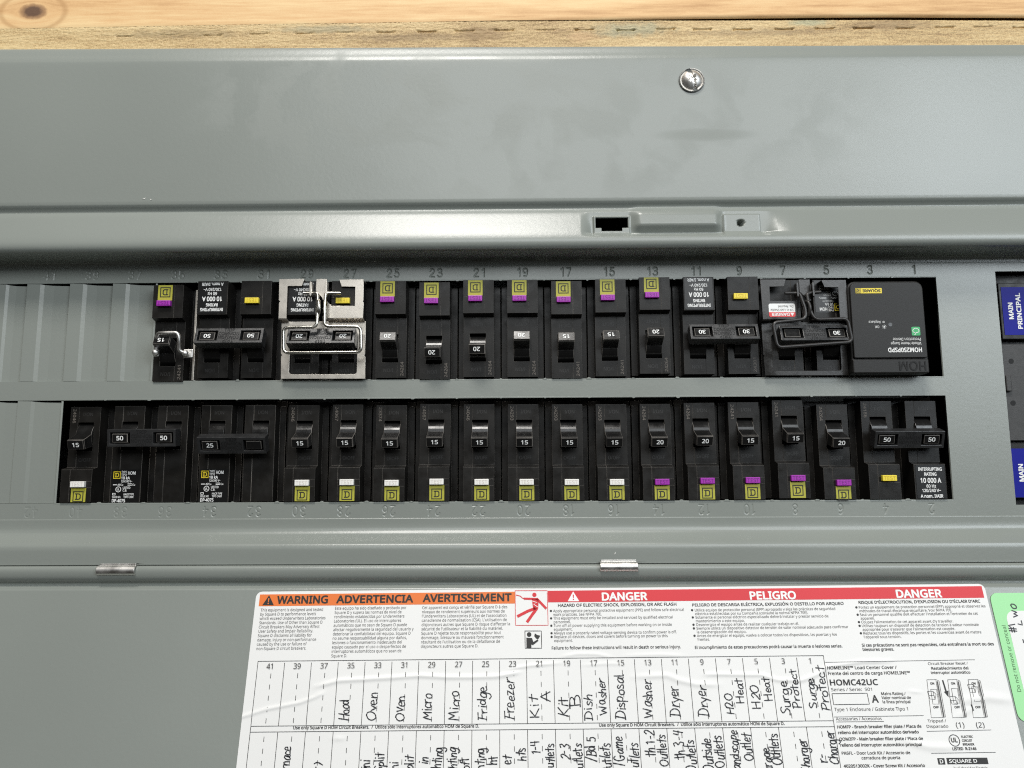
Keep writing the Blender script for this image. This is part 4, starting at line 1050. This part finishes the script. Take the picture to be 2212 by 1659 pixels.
lt("Portez un équipement de protection personnel (ÉPP) approprié et observez les\nméthodes de travail électrique sécuritaire. Voir NFPA 70E.\nSeul un personnel qualifié doit effectuer l'installation et l'entretien de cet\nappareil.\nCoupez l'alimentation de cet appareil avant d'y travailler.\nUtilisez toujours un dispositif de détection de tension à valeur nominale\nappropriée pour s'assurer que l'alimentation est coupée.\nReplacez tous les dispositifs, les portes et les couvercles avant de mettre\nl'appareil sous tension.", -62.6, 12.0, 1.35, 4.9, pitch=1.89, **G)
lt('Si ces précautions ne sont pas respectées, cela entraînera la mort ou des\nblessures graves.', -64.4, 31.3, 1.45, 4.6, bold=.014, pitch=2.1)
def bullets(x, s0, pitch, rows): 
    for r in rows: lp('bullet', [[(x+.62*math.cos(q*.785), s0+pitch*r-.65+.62*math.sin(q*.785)) for q in range(8)]], 'print_black', h=PH)
bullets(-227.2, 13.4, 1.9, (0, 2, 4, 6, 7)); bullets(-151.6, 13.2, 1.87, (0, 2, 4, 5, 7)); bullets(-63.8, 12.0, 1.89, (0, 2, 4, 5, 7))
# pictograms
def box_outline(x0, x1, s0, s1, w, m): lr('pictogram_frame', [[(x0, s0), (x1, s0), (x1, s1), (x0, s1), (x0, s0)]], w, m)
box_outline(-246.3, -228.9, 2.1, 20.1, .3, 'red'); box_outline(-241.3, -232.6, 23.0, 31.7, .35, 'print_black')
def limb(pts, w, m='red'): return ribbon('p', [[LX(x, s) for x, s in pts]], w, m, h=PH)
man = [plate('p', [[LX(x, s) for x, s in circle(-235.9, 4.3, 1.15, 18)]], .05, 'red', h=PH), limb([(-241.4, 6.3), (-234.6, 6.5)], 1.1), limb([(-234.4, 6.6), (-229.9, 11.3)], 1.3),
       plate('p', [[LX(x, s) for x, s in ((-237.4, 6.4), (-233.6, 6.4), (-234.0, 11.6), (-236.6, 12.2))]], .05, 'red', h=PH), limb([(-236.0, 11.6), (-239.6, 12.8), (-244.9, 15.4)], 1.5), limb([(-235.0, 11.8), (-236.6, 13.8), (-239.9, 18.2)], 1.5), limb([(-245.8, 4.4), (-243.4, 5.0), (-242.6, 5.9), (-241.4, 6.3)], .45)]
for q in man: pass
obj('shock_pictogram', join('shock_pictogram', man), lab)
lr('shock_bolt', [[(-237.0, 7.6), (-234.6, 8.4), (-236.4, 9.2), (-234.4, 10.6)]], .4, 'paper', h=PH+.07)
rd = [plate('p', [[LX(x, s) for x, s in circle(-239.1, 24.8, 1.2, 18)]], .05, 'print_black', h=PH), plate('p', [[LX(x, s) for x, s in ((-240.6, 26.4), (-237.6, 26.6), (-236.9, 28.6), (-234.6, 27.2), (-234.2, 28.0), (-237.2, 30.2), (-238.0, 29.8), (-238.0, 31.6), (-240.6, 31.6))]], .05, 'print_black', h=PH),
      plate('p', [[LX(x, s) for x, s in ((-236.4, 25.6), (-236.0, 24.2), (-234.9, 25.0), (-233.2, 25.4), (-234.3, 27.2), (-235.4, 26.9))]], .05, 'print_black', h=PH)]
obj('manual_pictogram', join('manual_pictogram', rd), lab)
# directory table
TX0, TX1 = -381.9, -85.4; PITCH = (TX1-TX0)/21
def sl(l, y): return y-.0075*l
def hline(y, x0=TX0, x1=TX1): return [(x0, y-.0075*(x0+387)), (x1, y-.0075*(x1+387))]
tl = [hline(37.95), hline(69.2), hline(71.95)]
for i in range(22):
    x = TX0+i*PITCH; k = .0075*(x+387)
    tl.append([(x, (37.95 if i in (0, 21) else 38.9)-k), (x, 69.2-k)]); tl.append([(x, 71.95-k), (x, 134-k)])
tl.append([(TX0, 69.2-.04), (TX0, 71.95-.04)]); tl.append([(TX1, 69.2-2.26), (TX1, 71.95-2.26)])
lr('table_lines', tl, .27)
dl = []
for i in range(21):
    x = TX0+(i+.5)*PITCH; k = .0075*(x+387)
    for s in (44.1, 49.5, 54.9, 60.3, 65.6): dl.append([(x+.4, s-k), (x+.4, s+2.2-k)])
    for s in (74.2, 79.7, 85.2, 90.7, 96): dl.append([(x+.3, s-k), (x+.3, s+2.2-k)])
    lt(str(41-2*i), x-.2, 41.85-k, 2.75, align='CENTER', xs=.92, h=PH+.35)
lr('dash_lines', dl, .3, 'print_grey')
for (a, b) in ((-360.1, -265.3), (-204.3, -110.3)):
    lt('Use only Square D HOM Circuit Breakers.  /  Utilice sólo interruptores automático HOM de Square D.', a, 70.8-.0075*0-(.22 if a < -300 else 1.25), 1.45, b, bold=.02)
# handwriting, written up the columns
HWR = []
def hw(n, word, s0, s1, base=.0, cap=4.9, row=0):
    i = (41-n)//2; x = TX0+(i+.5)*PITCH+base; k = .0075*(x+387)
    X, Z = LX(x, s0); HWR.extend(hand(word, X, Z, cap, s0-s1, 90))
for a in ((35, 'Hood', 66.3, 56.4, .2), (33, 'Oven', 66.6, 52.6, .3), (31, 'Oven', 66.8, 54.3, .3), (29, 'Micro', 66.3, 53.6, .2), (27, 'Micro', 66.3, 52.2, .3), (25, 'Fridge', 66.6, 49.9, .2, 4.8), (23, 'Freezer', 66.4, 46.4, .3), (21, 'Kit', 65.4, 54.4, -1.3), (21, 'A', 57.6, 51.4, 5.3),
          (19, 'Kit', 65.0, 55.4, -.4), (19, 'B', 60.0, 53.2, 6.4, 5), (17, 'Dish', 66.4, 53.9, -2.0, 3.9), (17, 'Washer', 63.6, 46.8, 5.2, 4.3), (15, 'Disposal', 66.2, 44.2, .5), (13, 'Washer', 65.3, 47.2, .6), (11, 'Dryer', 64.8, 50.0, .4), (9, 'Dryer', 64.8, 50.0, .4),
          (7, 'H2O', 63.6, 53.6, -.3, 3.8), (7, 'Heat', 58.4, 46.6, 5.6, 3.8), (5, 'H2O', 61.0, 49.6, -.6, 4.2), (5, 'Heat', 57.2, 46.0, 5.6, 3.8), (3, 'Surge', 64.4, 47.7, .2, 4.3), (3, 'Protect', 61.0, 41.8, 5.8, 3.9), (1, 'Surge', 61.0, 46.2, -.1, 3.9), (1, 'Protect', 62.4, 40.4, 6.2, 4.3)): hw(*a)
def hw2(n, word, send, base, adv=2.3, cap=4.7):
    tot = sum(HAND[c][0] for c in word)*adv/.5*.95; hw(n, word, send+tot, send, base, cap)
for a in ((39, 'Furnace', 78.3, .6), (37, 'r)', 85.6, 2.6), (33, 'Mini', 84.4, -1.6), (33, 'Split', 81.2, 5.4), (31, 'Mini', 85.3, -1.6), (31, 'Split', 82.6, 6.0), (29, 'in', 83.2, -.6), (29, 'Lighting', 78.6, 6.2), (27, 'Lighting', 78.8, -.6), (27, 'Loft', 83.4, 5.8), (25, 'Lighting', 79.0, -.4), (25, 'ht', 82.6, 6.0), (23, 'et', 82.6, -1.4), (23, 'hts', 79.0, 5.8),
          (21, '1-4', 75.6, -1.2), (21, 'Outlets', 77.0, 6.0), (19, '2-3', 77.4, -.2), (19, 'Outlets', 77.2, 6.0), (17, '/Bd 5', 74.0, -1.2), (17, 'Outlets', 77.0, 6.0), (15, '/Game', 74.0, -1.4), (15, 'Outlets', 77.0, 6.0), (13, 'th 1-2', 71.0, .6), (13, 'Outlets', 73.2, 6.0), (11, 'th 3-4', 71.4, .8), (11, 'Outlets', 75.6, 6.2),
          (9, 'Outside', 75.0, .6), (9, 'Outlets', 73.6, 6.2), (7, 'Landscape', 71.2, -.2), (7, 'Outlet', 72.6, 6.4), (5, 'Garage', 79.0, 1.4), (5, 'Outlets', 72.6, 6.2), (3, 'Charger', 75.0, 6.2), (1, 'r-', 82.0, 1.2), (1, 'Charger', 71.2, 6.6)): hw2(*a)
obj('handwriting', ribbon('handwriting', HWR, .52, 'ink', h=PH+.05, hf=wrinkle, step=.7, vary=.22), lab)
# right-hand block
lr('rule', [[(-84.9, 39.0), (-7.3, 37.9)], [(-84.8, 65.2), (-39.5, 64.6)], [(-39.3, 71.9), (-7.0, 71.3)], [(-39.2, 81.9), (-7.3, 81.5)], [(-84.0, 67.5), (-60, 67.3)]], .22)
lr('rating_box', [[(-84.0, 54.2), (-66.0, 54.0), (-65.8, 59.2), (-84.0, 59.4), (-84.0, 54.2)]], .3)
lt('HOMELINE™ Load Center Cover /', -84.5, 42.5, 1.5, -48.4, bold=.012); lt('Frente del centro de carga HOMELINE™', -84.4, 45.2, 1.5, -42.1, bold=.012)
lt('HOMC42UC', -84.2, 50.2, 2.7, -59.5, bold=.022); lt('Series / Serie:  S01', -84.1, 53.0, 1.5, -63.2); lt('A', -64.2, 58.4, 3.4, -60.8, bold=.02)
lt('Mains Rating /\nValor nominal de\nla línea principal', -59.0, 54.9, 1.35, -44.1, bold=.01, pitch=1.95); lt('Type 1 Enclosure / Gabinete Tipo 1', -84.1, 62.5, 1.6, -46.7)
lt('Accessories / Accesorios', -84.0, 66.8, 1.4, -60.9); lt('HOMFP - Branch breaker filler plate / Placa de\nrelleno del interruptor automático derivado', -84.0, 70.5, 1.35, -41.6, bold=.02, pitch=2.6)
lt('QOM2FP - Main breaker filler plate / Placa de\nrelleno del interruptor automático principal', -83.9, 76.1, 1.35, -42.0, bold=.02, pitch=2.75); lt('PK6FL - Door Lock Kit / Accesorio de\n                  cerradura de puerta', -83.8, 82.5, 1.35, -49.7, bold=.012, pitch=2.2); lt('4020513002K - Cover Screw Kit / Accesorio', -83.8, 88.3, 1.35, -43.6, bold=.02)
lt('Circuit Breaker Reset /', -31.8, 40.4, 1.3, -11.2); lt('Restablecimiento del', -30.6, 42.7, 1.3, -11.5, bold=.012); lt('interruptor automático', -31.2, 44.8, 1.3, -11.0, bold=.012)
lt('Tripped /', -37.9, 67.8, 1.35, -28.6); lt('Disparado', -38.9, 70.3, 1.35, -28.1); lt('(1)', -24.1, 70.2, 2.4, -19.9); lt('(2)', -14.0, 70.2, 2.4, -9.8)
lr('ul_ring', [[(x, s) for x, s in circle(-26.5, 76.1, 2.6, 26)]+[(-23.9, 76.1)]], .35); lt('UL', -28.1, 76.9, 2.0, -24.9, bold=.03); lt('ELECTRIC\nCIRCUIT\nBREAKER', -22.7, 74.9, 1.0, -16.8, bold=.02, pitch=1.75); lt('LISTED  R-2146', -28.4, 80.5, 1.2, -16.4, bold=.03)
lp('logo_ground', [[(-32.3, 84.0), (-12.0, 83.9), (-12.0, 86.8), (-32.3, 86.9)]], 'print_black'); lp('logo_ground', [[(-36.8, 84.1), (-33.3, 84.1), (-33.3, 87.0), (-36.8, 87.0)]], 'print_black')
lt('SQUARE D', -31.3, 86.2, 1.5, -17.4, m='white_print', bold=.02); lt('D', -35.9, 86.4, 1.7, -34.2, m='white_print', bold=.02); lt('by Schneider Electric', -29.5, 89.4, 1.4, -13.0)
def reset_fig(x, mode):
    L_ = []
    L_ += [[(x, 47.6), (x+4.6, 47.5), (x+4.0, 65.5), (x-1.6, 65.6), (x, 47.6)], [(x+4.6, 47.5), (x+6.1, 48.2), (x+5.6, 65.3), (x+4.0, 65.5)]]
    top = {0: 52.2, 1: 51.8, 2: 51.0}[mode]
    L_ += [[(x+1.0, top), (x+4.0, top), (x+3.6, top+7), (x+.6, top+7), (x+1.0, top)]]
    hy = {0: 53.2, 1: 55.6, 2: 50.0}[mode]
    L_ += [[(x-.9, hy), (x+1.9, hy-.1), (x+3.2, hy+1.4), (x+2.2, hy+3.8), (x-.4, hy+3.6), (x-.9, hy)], [(x+1.9, hy-.1), (x+2.2, hy+3.8)], [(x-.7, hy+1.9), (x+2.1, hy+1.9)]]
    lr('reset_figure', L_, .2, 'print_black', step=3)
    lr('reset_shade', [[(x+5.2, 48.6), (x+4.8, 65.2)]], .7, 'print_grey', h=PH-.05)
    lt('ON', x+1.3, 49.9, 1.0, x+3.4, bold=.03); lt('OFF', x+.5, 61.2, 1.0, x+3.3, bold=.03)
reset_fig(-34.1, 0); reset_fig(-23.4, 1); reset_fig(-12.9, 2)
lp('reset_arrow', [[(-26.4, 47.8), (-25.7, 47.8), (-25.1, 53.0), (-24.2, 52.8), (-24.8, 55.9), (-26.6, 53.4), (-25.9, 53.2)]], 'print_black', h=PH); lp('reset_arrow', [[(-13.4, 62.4), (-14.2, 62.4), (-14.6, 58.2), (-15.4, 58.4), (-14.4, 55.2), (-13.0, 57.8), (-13.8, 58.0)]], 'print_black', h=PH)

# ------------------------------------------------------------------ green sticker at the right edge
def make_green():
    t = empty('green_sticker', 0, 0, 0); t.location = V(8.6, ZD, HD); t.rotation_euler = (-TILT, 0, 0)
    tag(t, 'pale green sticker with a white writing panel at the lower right edge of the picture', 'sticker')
    obj('sheet', plate('sheet', [rrect(0, 72, -67.6, -4.1, 4.0)], .3, 'green_paper', h=.45), t)
    obj('writing_panel', plate('writing_panel', [rrect(6.1, 66, -58.5, -13.4, 4.5)], .1, 'paper', h=.52), t)
    obj('lettering', text('lettering', 'Do not remove or conceal', 'green_ink', 4.6, -53.4, 1.9, width=32.6, h=.55, rot=90, parent=False), t)
    st = hand('#1', 9.6, -24.2, 3.6, 5.0, 90)+hand('wo', 12.6, -16.6, 4.2, 7.0, 90)+hand('L', 13.4, -20.8, 2.4, 3, 90)+hand('-', 13.0, -30.0, 3, 3, 90)+hand('ser', 16.2, -42.0, 4.4, 9.0, 90)
    obj('handwriting', ribbon('handwriting', st, .6, 'ink', h=.6, step=.7), t)
make_green()
bpy.context.view_layer.update()
